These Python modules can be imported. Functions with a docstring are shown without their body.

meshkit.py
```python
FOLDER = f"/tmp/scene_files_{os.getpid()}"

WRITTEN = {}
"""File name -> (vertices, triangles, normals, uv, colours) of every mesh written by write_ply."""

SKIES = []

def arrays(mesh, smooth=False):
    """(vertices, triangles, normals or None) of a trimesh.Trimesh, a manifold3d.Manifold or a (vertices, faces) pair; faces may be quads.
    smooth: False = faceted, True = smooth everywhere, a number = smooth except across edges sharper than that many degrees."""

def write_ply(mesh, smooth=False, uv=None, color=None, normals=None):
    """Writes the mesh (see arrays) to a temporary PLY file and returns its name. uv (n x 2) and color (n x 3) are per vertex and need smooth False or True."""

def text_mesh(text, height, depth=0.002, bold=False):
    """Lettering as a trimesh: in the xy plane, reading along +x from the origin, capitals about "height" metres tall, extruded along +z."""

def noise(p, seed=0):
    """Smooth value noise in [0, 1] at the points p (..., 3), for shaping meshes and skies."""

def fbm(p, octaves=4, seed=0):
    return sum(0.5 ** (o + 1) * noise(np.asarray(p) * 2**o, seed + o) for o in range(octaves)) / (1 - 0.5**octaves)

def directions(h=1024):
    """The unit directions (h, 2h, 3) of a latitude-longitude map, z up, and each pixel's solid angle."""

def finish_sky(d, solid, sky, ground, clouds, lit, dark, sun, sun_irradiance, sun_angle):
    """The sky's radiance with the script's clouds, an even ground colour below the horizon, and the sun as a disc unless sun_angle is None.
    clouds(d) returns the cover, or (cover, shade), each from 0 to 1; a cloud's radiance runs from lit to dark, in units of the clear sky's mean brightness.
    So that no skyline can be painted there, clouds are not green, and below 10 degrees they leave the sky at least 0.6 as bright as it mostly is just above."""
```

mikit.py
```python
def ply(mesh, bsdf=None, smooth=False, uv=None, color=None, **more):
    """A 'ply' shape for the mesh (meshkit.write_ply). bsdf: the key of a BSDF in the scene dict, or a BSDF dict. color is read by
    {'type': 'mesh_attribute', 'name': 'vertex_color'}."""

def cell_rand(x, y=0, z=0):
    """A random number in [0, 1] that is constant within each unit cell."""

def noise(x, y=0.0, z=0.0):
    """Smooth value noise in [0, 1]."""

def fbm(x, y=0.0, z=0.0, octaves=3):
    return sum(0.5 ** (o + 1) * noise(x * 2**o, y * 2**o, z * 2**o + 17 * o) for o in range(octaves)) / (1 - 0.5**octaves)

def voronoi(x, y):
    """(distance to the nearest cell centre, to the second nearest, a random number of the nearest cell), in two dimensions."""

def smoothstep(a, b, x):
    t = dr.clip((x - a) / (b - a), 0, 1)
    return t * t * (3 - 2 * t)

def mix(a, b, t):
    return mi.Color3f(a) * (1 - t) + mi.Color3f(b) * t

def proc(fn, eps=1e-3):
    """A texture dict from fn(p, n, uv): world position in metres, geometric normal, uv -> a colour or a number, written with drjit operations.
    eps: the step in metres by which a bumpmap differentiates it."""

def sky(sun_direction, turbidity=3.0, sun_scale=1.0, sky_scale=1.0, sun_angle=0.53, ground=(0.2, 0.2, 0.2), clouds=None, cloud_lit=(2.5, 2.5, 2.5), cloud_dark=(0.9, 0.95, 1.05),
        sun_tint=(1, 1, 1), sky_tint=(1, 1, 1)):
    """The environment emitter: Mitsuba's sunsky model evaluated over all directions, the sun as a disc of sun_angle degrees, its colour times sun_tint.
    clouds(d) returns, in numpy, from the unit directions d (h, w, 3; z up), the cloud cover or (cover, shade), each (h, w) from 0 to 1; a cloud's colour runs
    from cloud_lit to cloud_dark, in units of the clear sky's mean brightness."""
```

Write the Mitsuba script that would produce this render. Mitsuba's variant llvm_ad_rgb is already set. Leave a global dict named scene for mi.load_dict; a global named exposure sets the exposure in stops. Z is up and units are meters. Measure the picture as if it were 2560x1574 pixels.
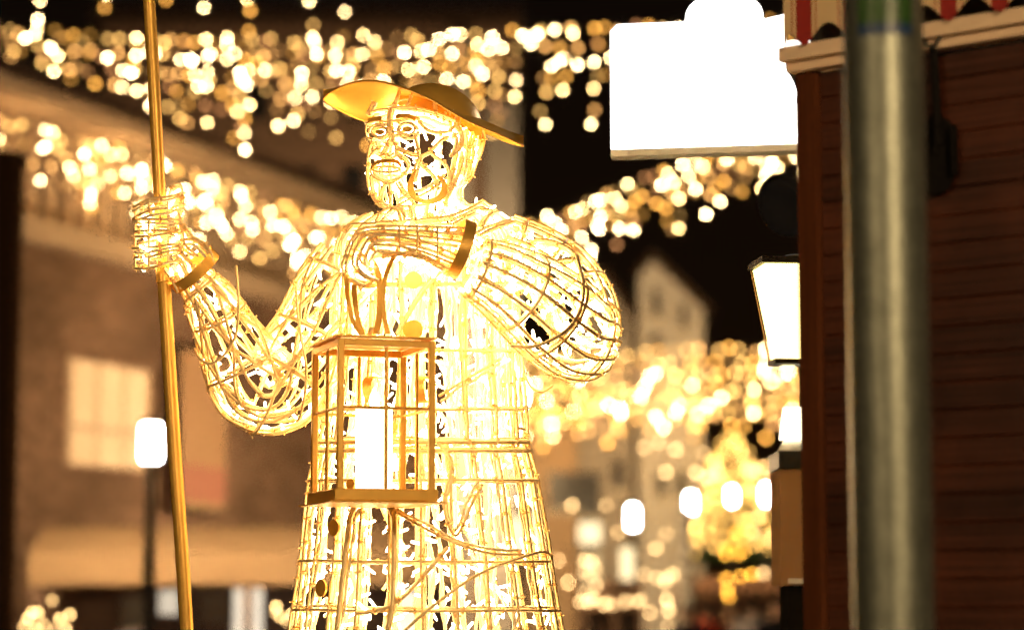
import math
import numpy as np
import trimesh
import drjit as dr
import mitsuba as mi
import mikit
import meshkit
import manifold3d as m3
from shapely.geometry import Polygon

T = mi.ScalarTransform4f
RNG = np.random.default_rng(20)

# ------------------------------------------------------------------ camera, sky, exposure
FPX = 6044.0                                   # 85 mm lens, in pixels of a 2560 wide frame
EYE = np.array([0.0, 0.0, 1.8])
PITCH = math.atan((1500 - 787) / FPX)
FWD = np.array([0, math.cos(PITCH), math.sin(PITCH)])
UP = np.array([0, -math.sin(PITCH), math.cos(PITCH)])
APERTURE, FOCUS = 0.049, 6.02
exposure = 2.0
scene, labels = {}, {}
scene['camera'] = dict(type='thinlens', fov=2 * math.degrees(math.atan(1280 / FPX)), aperture_radius=APERTURE / 2,
                       focus_distance=FOCUS, near_clip=0.1, far_clip=2000.0,
                       to_world=T().look_at(EYE.tolist(), (EYE + FWD).tolist(), [0, 0, 1]))
sky = mikit.sky([0.2, -1, 0.02], sun_scale=0.0, sky_scale=0.03, sky_tint=(1.0, 0.62, 0.55), ground=(0.05, 0.04, 0.03))
sky['sampling_weight'] = 1.0
scene['sky'] = sky


def at(px, py, Y):
    """the point of the place that stands at forward distance Y in the direction of a photo pixel"""
    d = FWD + (px - 1280) / FPX * np.array([1.0, 0, 0]) + (787 - py) / FPX * UP
    return EYE + d * (Y / d[1])


def on_plane(px, py, P0, n):
    d = FWD + (px - 1280) / FPX * np.array([1.0, 0, 0]) + (787 - py) / FPX * UP
    return EYE + d * (np.dot(np.asarray(P0) - EYE, n) / np.dot(d, n))


def fig(px, py, dy=0.0):
    return at(px, py, 6.0 + dy)


# ------------------------------------------------------------------ materials
def rgb(*c):
    return {'type': 'rgb', 'value': [float(x) for x in c]}


def principled(name, col, rough=0.5, metal=0.0, spec=0.5, **kw):
    base = col if isinstance(col, dict) else rgb(*col)
    scene[name] = {'type': 'twosided', 'b': dict(type='principled', base_color=base, roughness=rough, metallic=metal, specular=spec, **kw)}


def matte(name, col):
    base = col if isinstance(col, dict) else rgb(*col)
    scene[name] = {'type': 'twosided', 'b': dict(type='diffuse', reflectance=base)}


principled('gold_paint', (0.95, 0.72, 0.36), 0.42, 0.3)
principled('gold_sheet', (0.83, 0.47, 0.09), 0.36, 0.45)
principled('cord', (0.93, 0.80, 0.52), 0.35, 0.0)
matte('lamp_glass', (0.7, 0.65, 0.55))
matte('soot', (0.012, 0.010, 0.009))
matte('dark_cord', (0.02, 0.018, 0.015))
principled('black_iron', (0.025, 0.022, 0.02), 0.5, 0.3)
principled('dark_paint', (0.05, 0.045, 0.04), 0.5)
matte('tan_paint', (0.30, 0.17, 0.09))
matte('beige_paint', (0.84, 0.62, 0.44))
matte('pale_render', (0.50, 0.48, 0.47))
matte('white_render', (0.78, 0.79, 0.81))
matte('cream_render', (0.66, 0.50, 0.36))
matte('brown_render', (0.30, 0.20, 0.15))
matte('roof_tile', (0.07, 0.045, 0.035))
principled('window_dark', (0.03, 0.03, 0.035), 0.15)
matte('trunk_bark', (0.09, 0.06, 0.04))
principled('white_paint', (0.8, 0.78, 0.72), 0.4)
matte('tan_cloth', (0.50, 0.34, 0.20))
matte('grey_cloth', (0.35, 0.34, 0.36))
matte('black_cloth', (0.02, 0.02, 0.025))
matte('red_cloth', (0.35, 0.05, 0.03))
matte('brown_cloth', (0.16, 0.09, 0.06))
principled('skin', (0.55, 0.34, 0.24), 0.5)
matte('hair_dark', (0.03, 0.02, 0.015))
principled('sticker_green', (0.02, 0.07, 0.008), 0.4)
principled('sticker_blue', (0.006, 0.03, 0.10), 0.4)


def wood_fn(p, n, uv):
    s = p.x * 0.777 - p.y * 0.629
    grain = mikit.fbm(s * 3.0, p.z * 170.0, p.z * 3.0, 3)
    board = mikit.noise(p.z * 15.1, 3.0, 1.0)
    c = mikit.mix((0.025, 0.007, 0.003), (0.105, 0.026, 0.009), grain)
    stain = mikit.smoothstep(0.45, 0.8, mikit.fbm(s * 5.0, p.z * 2.5, 4.0, 3))
    return c * (0.65 + 0.7 * board) * (1 - 0.35 * stain)


principled('hut_wood', mikit.proc(wood_fn), 0.42)


def post_fn(p, n, uv):
    g = mikit.fbm(p.x * 150.0, p.y * 150.0, p.z * 4.0, 3)
    return mikit.mix((0.055, 0.016, 0.006), (0.115, 0.036, 0.014), g)


matte('post_wood', mikit.proc(post_fn))
matte('dark_timber', (0.06, 0.028, 0.014))


def brick_fn(p, n, uv):
    s = p.x * 0.362 + p.y * 0.932
    row = dr.floor(p.z / 0.075)
    a = s / 0.23 + 0.5 * (row - 2 * dr.floor(row / 2))
    fx, fz = a - dr.floor(a), p.z / 0.075 - row
    joint = dr.maximum(mikit.smoothstep(0.93, 0.97, fx), mikit.smoothstep(0.86, 0.92, fz))
    c = mikit.mix((0.20, 0.115, 0.078), (0.36, 0.22, 0.155), mikit.cell_rand(dr.floor(a), row))
    big = mikit.fbm(s * 0.8, p.z * 0.8, 2.0, 3)
    return mikit.mix(c, (0.36, 0.28, 0.2), joint) * (0.55 + 0.8 * big)


matte('brick', mikit.proc(brick_fn))


def steel_fn(p, n, uv):
    v = mikit.fbm(p.x * 55, p.y * 55, p.z * 22, 3)
    sp = mikit.noise(p.x * 160, p.y * 160, p.z * 90)
    return mikit.mix((0.13, 0.14, 0.11), (0.33, 0.345, 0.29), 0.7 * v + 0.3 * sp)


principled('galvanised', mikit.proc(steel_fn), 0.46, 0.8)


def cobble_fn(p, n, uv):
    f1, f2, r = mikit.voronoi(p.x * 7, p.y * 7)
    return mikit.mix((0.05, 0.045, 0.04), (0.16, 0.14, 0.12), r) * mikit.smoothstep(0.02, 0.16, f2 - f1)


matte('cobble', mikit.proc(cobble_fn))


def stripe_fn(p, n, uv):
    s = (p.x - C0[0]) * 0.777 - (p.y - C0[1]) * 0.629
    t = (s - SR) / 0.113 + 0.20
    f = t - dr.floor(t)
    red = mikit.smoothstep(0.02, 0.05, f) * (1 - mikit.smoothstep(0.36, 0.39, f))
    thin = mikit.smoothstep(0.44, 0.45, f) * (1 - mikit.smoothstep(0.47, 0.48, f)) + mikit.smoothstep(0.93, 0.94, f) * (1 - mikit.smoothstep(0.96, 0.97, f))
    c = mikit.mix((0.72, 0.52, 0.30), (0.33, 0.035, 0.03), red)
    return mikit.mix(c, (0.45, 0.12, 0.08), dr.minimum(thin, 1.0))


matte('awning_cloth', mikit.proc(stripe_fn))


def banner_fn(p, n, uv):
    z = p.z
    c = mikit.mix((0.52, 0.24, 0.18), (0.56, 0.45, 0.22), mikit.smoothstep(2.98, 2.94, z))
    c = mikit.mix((0.54, 0.34, 0.20), c, mikit.smoothstep(3.42, 3.38, z))
    c = mikit.mix(c, (0.54, 0.36, 0.26), mikit.smoothstep(2.93, 2.90, z) * mikit.smoothstep(2.84, 2.87, z))
    return mikit.mix(c, (0.54, 0.33, 0.28), 1 - mikit.smoothstep(2.78, 2.82, z))


matte('banner_cloth', mikit.proc(banner_fn))


# ------------------------------------------------------------------ mesh helpers
_used = {}


def key(name):
    k = _used.get(name, -1) + 1
    _used[name] = k
    return name if k == 0 else f'{name}_{k:03d}'


def add(name, mesh, bsdf, smooth=False, **kw):
    k = key(name)
    scene[k] = mikit.ply(mesh, bsdf, smooth=smooth, **kw)
    return k


def tag(k, label, cat=None, group=None, kind=None):
    labels[k] = {a: b for a, b in (('label', label), ('category', cat), ('group', group), ('kind', kind)) if b}
    return k


def kind(k, what):
    labels.setdefault(k, {})['kind'] = what
    return k


def light(col, power):
    c = np.asarray(col, float) * power / 2 ** exposure       # power: how bright it shows, in units of white
    return {'type': 'area', 'radiance': rgb(*c)}


def emit(name, mesh, col, power, weight=None, bsdf='lamp_glass', smooth=True):
    k = add(name, mesh, bsdf, smooth)
    e = light(col, power)
    area = mesh.area if hasattr(mesh, 'area') else 1.0
    e['sampling_weight'] = float(weight if weight is not None else max(1e-3, 60 * area * power * np.mean(col)))
    scene[k]['emitter'] = e
    return k


def cat(meshes):
    vs, fs, o = [], [], 0
    for m in meshes:
        v, f = (m.vertices, m.faces) if hasattr(m, 'vertices') else m
        vs.append(np.asarray(v)); fs.append(np.asarray(f) + o); o += len(v)
    return trimesh.Trimesh(np.vstack(vs), np.vstack(fs), process=False)


def catmull(pts, step=0.012, closed=False):
    P = np.asarray(pts, float)
    if len(P) == 2 and not closed:
        n = max(2, int(np.linalg.norm(P[1] - P[0]) / step) + 1)
        return P[0] + np.linspace(0, 1, n)[:, None] * (P[1] - P[0])
    if closed:
        Q = np.vstack([P[-1], P, P[0], P[1]])
    else:
        Q = np.vstack([2 * P[0] - P[1], P, 2 * P[-1] - P[-2]])
    out = []
    for i in range(1, len(Q) - 2):
        p0, p1, p2, p3 = Q[i - 1:i + 3]
        n = max(2, int(np.linalg.norm(p2 - p1) / step))
        t = np.linspace(0, 1, n, endpoint=False)[:, None]
        out.append(0.5 * (2 * p1 + (p2 - p0) * t + (2 * p0 - 5 * p1 + 4 * p2 - p3) * t ** 2 + (3 * p1 - p0 - 3 * p2 + p3) * t ** 3))
    if not closed:
        out.append(P[-1:])
    return np.vstack(out)


def frames(P, closed=False):
    tan = np.gradient(P, axis=0)
    if closed:
        tan = np.roll(P, -1, 0) - np.roll(P, 1, 0)
    tan /= np.linalg.norm(tan, axis=1, keepdims=True) + 1e-12
    a = np.array([0, 0, 1.0]) if abs(tan[0][2]) < 0.9 else np.array([0, 1.0, 0])
    u = np.cross(tan[0], a); u /= np.linalg.norm(u)
    U = [u]
    for t in tan[1:]:
        u = u - t * np.dot(u, t); u /= np.linalg.norm(u) + 1e-12
        U.append(u)
    U = np.array(U)
    return tan, U, np.cross(tan, U)


def tube(pts, r, n=7, closed=False, flat=None):
    """a round rod along the points; flat=(w, t, normal): a strip w wide and t thick instead"""
    P = np.asarray(pts, float)
    tan, U, V = frames(P, closed)
    r = np.broadcast_to(np.asarray(r, float), (len(P),))
    a = np.arange(n) * 2 * np.pi / n
    v = (P[:, None] + r[:, None, None] * (np.cos(a)[None, :, None] * U[:, None] + np.sin(a)[None, :, None] * V[:, None])).reshape(-1, 3)
    m = len(P)
    f = []
    i = np.arange(n)
    for k in range(m if closed else m - 1):
        k2 = (k + 1) % m
        f.append(np.stack([k * n + i, k2 * n + i, k2 * n + (i + 1) % n], 1))
        f.append(np.stack([k * n + i, k2 * n + (i + 1) % n, k * n + (i + 1) % n], 1))
    if not closed:
        v = np.vstack([v, P[0] - tan[0] * r[0] * 0.5, P[-1] + tan[-1] * r[-1] * 0.5])
        f.append(np.stack([np.full(n, m * n), (i + 1) % n, i], 1)[:, ::1])
        f.append(np.stack([np.full(n, m * n + 1), (m - 1) * n + i, (m - 1) * n + (i + 1) % n], 1))
    F = np.vstack(f)[:, ::-1]
    return trimesh.Trimesh(v, F, process=False)


def strip(pts, across, w, t=0.0016):
    """a flat metal band along pts; across: its width direction(s)"""
    P = np.asarray(pts, float)
    tan, _, _ = frames(P)
    A = np.broadcast_to(np.asarray(across, float), P.shape)
    A = A / np.linalg.norm(A, axis=1, keepdims=True)
    N = np.cross(tan, A); N /= np.linalg.norm(N, axis=1, keepdims=True) + 1e-12
    w = np.broadcast_to(np.asarray(w, float), (len(P),))[:, None]
    ring = np.stack([P - A * w / 2 - N * t / 2, P + A * w / 2 - N * t / 2, P + A * w / 2 + N * t / 2, P - A * w / 2 + N * t / 2], 1)
    v = ring.reshape(-1, 3); m = len(P); i = np.arange(4); f = []
    for k in range(m - 1):
        f.append(np.stack([k * 4 + i, (k + 1) * 4 + i, (k + 1) * 4 + (i + 1) % 4], 1))
        f.append(np.stack([k * 4 + i, (k + 1) * 4 + (i + 1) % 4, k * 4 + (i + 1) % 4], 1))
    f.append(np.array([[0, 1, 2], [0, 2, 3]])); e = (m - 1) * 4
    f.append(np.array([[e, e + 2, e + 1], [e, e + 3, e + 2]]))
    return trimesh.Trimesh(v, np.vstack(f)[:, ::-1], process=False)


def bar(a, b, w, d, face):
    """a square bar from a to b; w across, d along 'face'"""
    a, b, face = np.asarray(a, float), np.asarray(b, float), np.asarray(face, float)
    t = (b - a) / np.linalg.norm(b - a)
    face = face - t * np.dot(face, t); face /= np.linalg.norm(face)
    s = np.cross(t, face)
    c = min(w, d) * 0.12
    sec = [(w / 2 - c, d / 2), (w / 2, d / 2 - c), (w / 2, -d / 2 + c), (w / 2 - c, -d / 2), (-w / 2 + c, -d / 2), (-w / 2, -d / 2 + c), (-w / 2, d / 2 - c), (-w / 2 + c, d / 2)]
    v = [p + s * x + face * y for p in (a, b) for x, y in sec]
    n = 8; f = []
    for i in range(n):
        j = (i + 1) % n
        f += [[i, j, n + j], [i, n + j, n + i]]
    for i in range(1, n - 1):
        f += [[0, i + 1, i], [n, n + i, n + i + 1]]
    m = trimesh.Trimesh(np.array(v), np.array(f), process=False)
    if m.volume < 0:
        m.invert()
    return m


def slab(o, u, v, w):
    """a box with corner o and edge vectors u, v, w"""
    o, u, v, w = (np.asarray(x, float) for x in (o, u, v, w))
    b = trimesh.creation.box((1, 1, 1)); b.apply_translation((0.5, 0.5, 0.5))
    m = trimesh.Trimesh(o + b.vertices @ np.array([u, v, w]), b.faces, process=False)
    if m.volume < 0:
        m.invert()
    return m


def prism(poly, o, u, v, w):
    """a polygon in the u, v plane at o, pushed along w"""
    p = poly if hasattr(poly, 'exterior') else Polygon(poly)
    m = trimesh.creation.extrude_polygon(p, 1.0, engine='earcut')
    m.vertices = np.asarray(o) + m.vertices @ np.array([u, v, w], float)
    if m.volume < 0:
        m.invert()
    return m


def lathe(profile, centre, n=24):
    m = trimesh.creation.revolve(np.asarray(profile, float), sections=n)
    m.apply_translation(centre)
    return m


def capsule(a, b, r, n=7):
    a, b = np.asarray(a, float), np.asarray(b, float)
    t = (b - a) / np.linalg.norm(b - a)
    L = np.linalg.norm(b - a)
    s = np.array([0, 0.35, 1, 1, 0.85, 0.45]) * r
    h = np.array([0, 0.0, 0.15 * r, L - r, L - 0.45 * r, L])
    return tube(a + h[1:, None] * t, np.maximum(s[1:], 0.2 * r), n)


ICO1 = trimesh.creation.icosphere(subdivisions=1, radius=1.0)
ICO0 = trimesh.creation.icosphere(subdivisions=0, radius=1.0)


# ------------------------------------------------------------------ ground
g = trimesh.creation.box((2, 2, 0.3)); g.vertices *= (600, 600, 1); g.apply_translation((0, 300, -0.15))
tag(add('ground', g, 'cobble'), 'dark cobbled pavement of the market street', kind='structure')

# ================================================================== THE GLOWING FIGURE
FK = 'light_figure'
tag(FK, 'glowing golden wire-frame night watchman with hat, arm raised to a staff, lit from inside', 'light sculpture')
LEDS, TIES = [], {}


def wobble(P, amp, scale=22.0):
    s = RNG.uniform(0, 100, 3)
    q = P * scale
    return P + amp * 2 * np.stack([meshkit.noise(q + s[i] + 31 * i, i) - 0.5 for i in range(3)], -1)


def rod(part, pts, r=0.0042, smooth_step=0.012, closed=False, name='rod'):
    P = catmull(pts, smooth_step, closed)
    add(f'{FK}__{part}__{name}', tube(P, r, 7, closed), 'gold_paint', True)
    return P


def dress(part, P, centre, cables=1, gap=0.0095, led=0.06, tie=0.07, rc=0.0042, led_out=0.25, r=0.0042):
    """the lit cord that runs along the inner side of a rod, its light sticks and the ties that hold it"""
    P = np.asarray(P)
    C = np.broadcast_to(np.asarray(centre, float), P.shape)
    inw = C - P
    inw /= np.linalg.norm(inw, axis=1, keepdims=True) + 1e-9
    tan = np.gradient(P, axis=0); tan /= np.linalg.norm(tan, axis=1, keepdims=True) + 1e-9
    side = np.cross(tan, inw)
    seg = np.linalg.norm(np.diff(P, axis=0), axis=1)
    L = np.concatenate([[0], np.cumsum(seg)])
    for c in range(cables):
        off = RNG.uniform(-0.008, 0.008)
        Q = wobble(P + inw * (gap + 0.004 * c) + side * off, 0.0045, 26)
        add(f'{FK}__{part}__cord', tube(Q[::1], rc, 6), 'cord', True)
        if led and L[-1] > 0.03:
            n = max(1, int(L[-1] / led))
            for s in (np.arange(n) + RNG.uniform(0.1, 0.9, n)) * L[-1] / n:
                i = min(len(P) - 1, int(np.searchsorted(L, s)))
                d = inw[i] * RNG.uniform(-led_out, 0.7) + side[i] * RNG.choice([-1, 1]) * RNG.uniform(0.3, 1.0) + tan[i] * RNG.normal(0, 0.8)
                d /= np.linalg.norm(d)
                LEDS.append((part, Q[i] + inw[i] * 0.003, d))
    if tie:
        for s in np.arange(RNG.uniform(0.01, tie), L[-1], tie):
            i = min(len(P) - 2, max(1, int(np.searchsorted(L, s))))
            t = tan[i]
            e = 0.5 * gap
            ring = tube([P[i] + inw[i] * e - t * 0.0022, P[i] + inw[i] * e + t * 0.0022], r + 0.0045, 7)
            d = -inw[i] * RNG.uniform(0.3, 1) + side[i] * RNG.normal(0, 0.7)
            d /= np.linalg.norm(d)
            nub = tube([P[i] + d * r * 0.5, P[i] + d * (r + 0.0055)], 0.0020, 5)
            TIES.setdefault(part, []).extend([ring, nub])


def cage(part, surf, axis, ribs, hoops, n_t=26, cables=1, led=0.055, t0=0.0, t1=1.0, r=0.0041, jit=0.004, hoop_led=0.11, rc=0.0036):
    """rods and hoops over surf(t, phi), lit cords inside; axis(t) is the middle line"""
    ts = np.linspace(t0, t1, n_t)
    ax = np.array([axis(t) for t in ts])
    for ph in ribs:
        P = np.array([surf(t, ph) for t in ts])
        P = wobble(P, jit, 7)
        Q = catmull(P)
        add(f'{FK}__{part}__rib', tube(Q, r, 7), 'gold_paint', True)
        C = np.array([axis(t) for t in np.linspace(t0, t1, len(Q))])
        dress(part, Q, C, cables, led=led, rc=rc)
    for t in hoops:
        P = np.array([surf(t, ph) for ph in np.linspace(0, 2 * np.pi, 28, endpoint=False)])
        P = wobble(P, jit * 0.6, 7)
        Q = catmull(P, 0.014, True)
        add(f'{FK}__{part}__hoop', tube(Q, r * 0.92, 7, True), 'gold_paint', True)
        dress(part, Q, axis(t), 1, led=hoop_led, tie=0.11)


def diagonals(part, surf, axis, n, turns, t0=0.0, t1=1.0, led=0.1, r=0.0036):
    """thin rods wound both ways over a cage, so that it reads as a lattice"""
    ts = np.linspace(t0, t1, 34)
    for sgn in (-1, 1):
        for a in np.linspace(0, 2 * np.pi, n, endpoint=False):
            P = wobble(np.array([surf(t, a + sgn * turns * np.pi * (t - t0) / (t1 - t0)) for t in ts]), .005, 7)
            Q = catmull(P)
            add(f'{FK}__{part}__lattice_rod', tube(Q, r, 6), 'gold_paint', True)
            dress(part, Q, np.array([axis(t) for t in np.linspace(t0, t1, len(Q))]), 1, led=led, tie=0.14, rc=.0034, r=r)


def inner_cords(part, points, led=0.07, rc=0.0046):
    """lit cords that run loose through the inside"""
    for a, b in points:
        P = wobble(catmull([a, .5 * (a + b) + RNG.normal(0, .008, 3), b], .02), .012, 9)
        dress(part, P, P.mean(0) + [.001, .3, 0], 1, led=led, tie=0, rc=rc, gap=0.001)


def spine_surface(pts):
    """pts: (px, py, dy, radius in px): a limb of round section along the points"""
    P = np.array([fig(p[0], p[1], p[2]) for p in pts])
    R = np.array([p[3] * 0.001 for p in pts])
    C = catmull(np.hstack([P, R[:, None]]), 0.02)
    X, R = C[:, :3], C[:, 3]
    tan, U, V = frames(X)
    # keep one side turned to the viewer
    U2 = np.cross(tan, [0, 1.0, 0]); U2 /= np.linalg.norm(U2, axis=1, keepdims=True) + 1e-9
    V2 = np.cross(tan, U2)
    s = np.linspace(0, 1, len(X))

    def pick(A, t):
        return np.array([np.interp(t, s, A[:, k]) for k in range(3)])

    def axis(t):
        return pick(X, t)

    def surf(t, ph):
        r = np.interp(t, s, R)
        return pick(X, t) + r * (math.cos(ph) * pick(U2, t) + math.sin(ph) * pick(V2, t))
    return surf, axis


# ---- coat: body and skirt
COAT = np.array([  # py, centre px, half width px, half depth m
    (520, 1075, 120, .105), (548, 1066, 185, .135), (600, 1064, 222, .16), (700, 1064, 234, .172), (850, 1063, 238, .178), (1000, 1060, 252, .18), (1110, 1055, 266, .18),
    (1200, 1058, 288, .20), (1400, 1063, 315, .235), (1574, 1066, 342, .265), (1760, 1068, 366, .285)], float)


def coat_at(y):
    return [np.interp(y, COAT[:, 0], COAT[:, k]) for k in (1, 2, 3)]


def coat(y, ph):
    c, hw, dp = coat_at(y)
    return fig(c + hw * math.cos(ph), y, 0.02 - dp * math.sin(ph))


def coat_axis(y):
    return fig(coat_at(y)[0], y, 0.02)


RIBS = np.linspace(0, 2 * np.pi, 18, endpoint=False) + 0.09
cage('coat', coat, coat_axis, RIBS, [560, 707, 877, 1022], 22, 2, led=0.11, t0=535, t1=1112, hoop_led=0.10)
RIBS2 = np.linspace(0, 2 * np.pi, 24, endpoint=False) + 0.03
cage('skirt', coat, coat_axis, RIBS2, [1200, 1402, 1524, 1700], 22, 2, led=0.085, t0=1112, t1=1750, hoop_led=0.10)
def in_coat(y, k, w=.86):
    c, hw, dp = coat_at(y)
    q, a = k
    return fig(c + hw * w * q * math.cos(a), y, 0.02 - dp * w * q * math.sin(a))


for y0, y1, n in ((560, 1105, 44), (1130, 1740, 30)):
    for _ in range(n):
        k0 = (math.sqrt(RNG.uniform(.1, 1)), RNG.uniform(0, 2 * np.pi))
        k1 = (np.clip(k0[0] + RNG.normal(0, .12), .1, 1), k0[1] + RNG.normal(0, .22))
        ya, yb = sorted(RNG.uniform(y0, y1, 2)) if RNG.random() < .35 else (y0, y1)
        inner_cords('coat' if y0 < 1000 else 'skirt', [(in_coat(ya, k0), in_coat(max(yb, ya + 60), k1))], led=.075 if y0 < 1000 else .085)
for y in (1104, 1126):
    Q = catmull([coat(y, p) for p in np.linspace(0, 2 * np.pi, 36, endpoint=False)], 0.014, True)
    add(f'{FK}__belt__hoop', tube(Q, 0.0062, 8, True), 'gold_paint', True)
    dress('belt', Q, coat_axis(y), 1, led=0.05)


def C_(x, y):                                                # helper crops used while measuring the photograph
    return 720 + 0.5121 * x, 800 + 0.5121 * y


def B_(x, y):
    return 820 + 0.31746 * x, 520 + 0.31746 * y


def A_(x, y):
    return 320 + 0.4496 * x, 430 + 0.4496 * y


def H_(x, y):
    return 780 + 0.3042 * x, 180 + 0.3042 * y


def front(px, py, out=0.012):
    """a point on the front of the coat"""
    c, hw, dp = coat_at(py)
    k = np.clip((px - c) / hw, -0.995, 0.995)
    return fig(px, py, 0.02 - dp * math.sqrt(1 - k * k) - out)


# coat front posts, diagonal braces and loose cables
for pts, r in (([(330, 905), (305, 960), (290, 1080), (270, 1250), (240, 1512)], .0075), ([(490, 905), (517, 960), (520, 1100), (516, 1250), (510, 1400), (488, 1512)], .0078),
               ([(330, 905), (400, 897), (490, 905)], .006)):
    Q = rod('skirt', [front(*C_(*p)) for p in pts], r, name='front_post')
    dress('skirt', Q, coat_axis(1350), 2, led=0.05, gap=0.013)
for pts in ([(737, 370), (850, 300), (1035, 190)], [(730, 600), (800, 700), (760, 900), (820, 1050), (900, 890), (950, 800)],
            [(520, 930), (640, 1000), (780, 1070), (900, 1115), (1010, 1140), (1150, 1142)], [(780, 1110), (690, 1220), (540, 1370), (420, 1420), (330, 1430)]):
    Q = rod('skirt', [front(*C_(*p)) for p in pts], .0036, name='brace')
    dress('skirt', Q, coat_axis(1250), 1, led=0.07)
rod('skirt', [front(*C_(*p), 0.02) for p in [(570, 1512), (700, 1400), (870, 1275), (1000, 1205), (1160, 1150), (1230, 1130), (1268, 1134)]] +
    [fig(*C_(1285, 1160), -0.03), fig(*C_(1290, 1200), 0.0)], .0036, name='loose_cable')
rod('coat', [front(*B_(*p), 0.02) for p in [(905, 480), (820, 560), (700, 720), (620, 860), (545, 990)]], .0062, name='strap')
rod('coat', [front(*B_(*p), 0.014) for p in [(1070, 560), (1060, 700), (1040, 900), (1045, 1080), (1070, 1500)]], .0042, name='strap')
rod('coat', [fig(*C_(1085, 480), -0.04), fig(*C_(1110, 520), -0.05), fig(*C_(1158, 532), -0.02)], .0035, name='loose_cable')
for x0, y0, x1, y1 in ((850, 640, 1000, 760), (1150, 740, 1290, 870), (1100, 900, 1250, 1090), (900, 1150, 1010, 1390), (1150, 1300, 1290, 1560), (1000, 900, 1150, 1100)):
    a, b = fig(x0, y0, 0.15), fig(x1, y1, 0.12)
    Q = rod('coat', [a, b], .0055, name='inner_brace')
    dress('coat', Q, coat_axis(1000), 2, led=0.05)
rod('coat', [fig(1050, 560, 0.03), fig(1050, 1750, 0.03)], .014, name='inner_post')
for px in (900, 1210):
    rod('skirt', [fig(px, 1100, 0.1), fig(px + (px - 1060) * .2, 1750, 0.12)], .009, name='inner_post')
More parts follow.
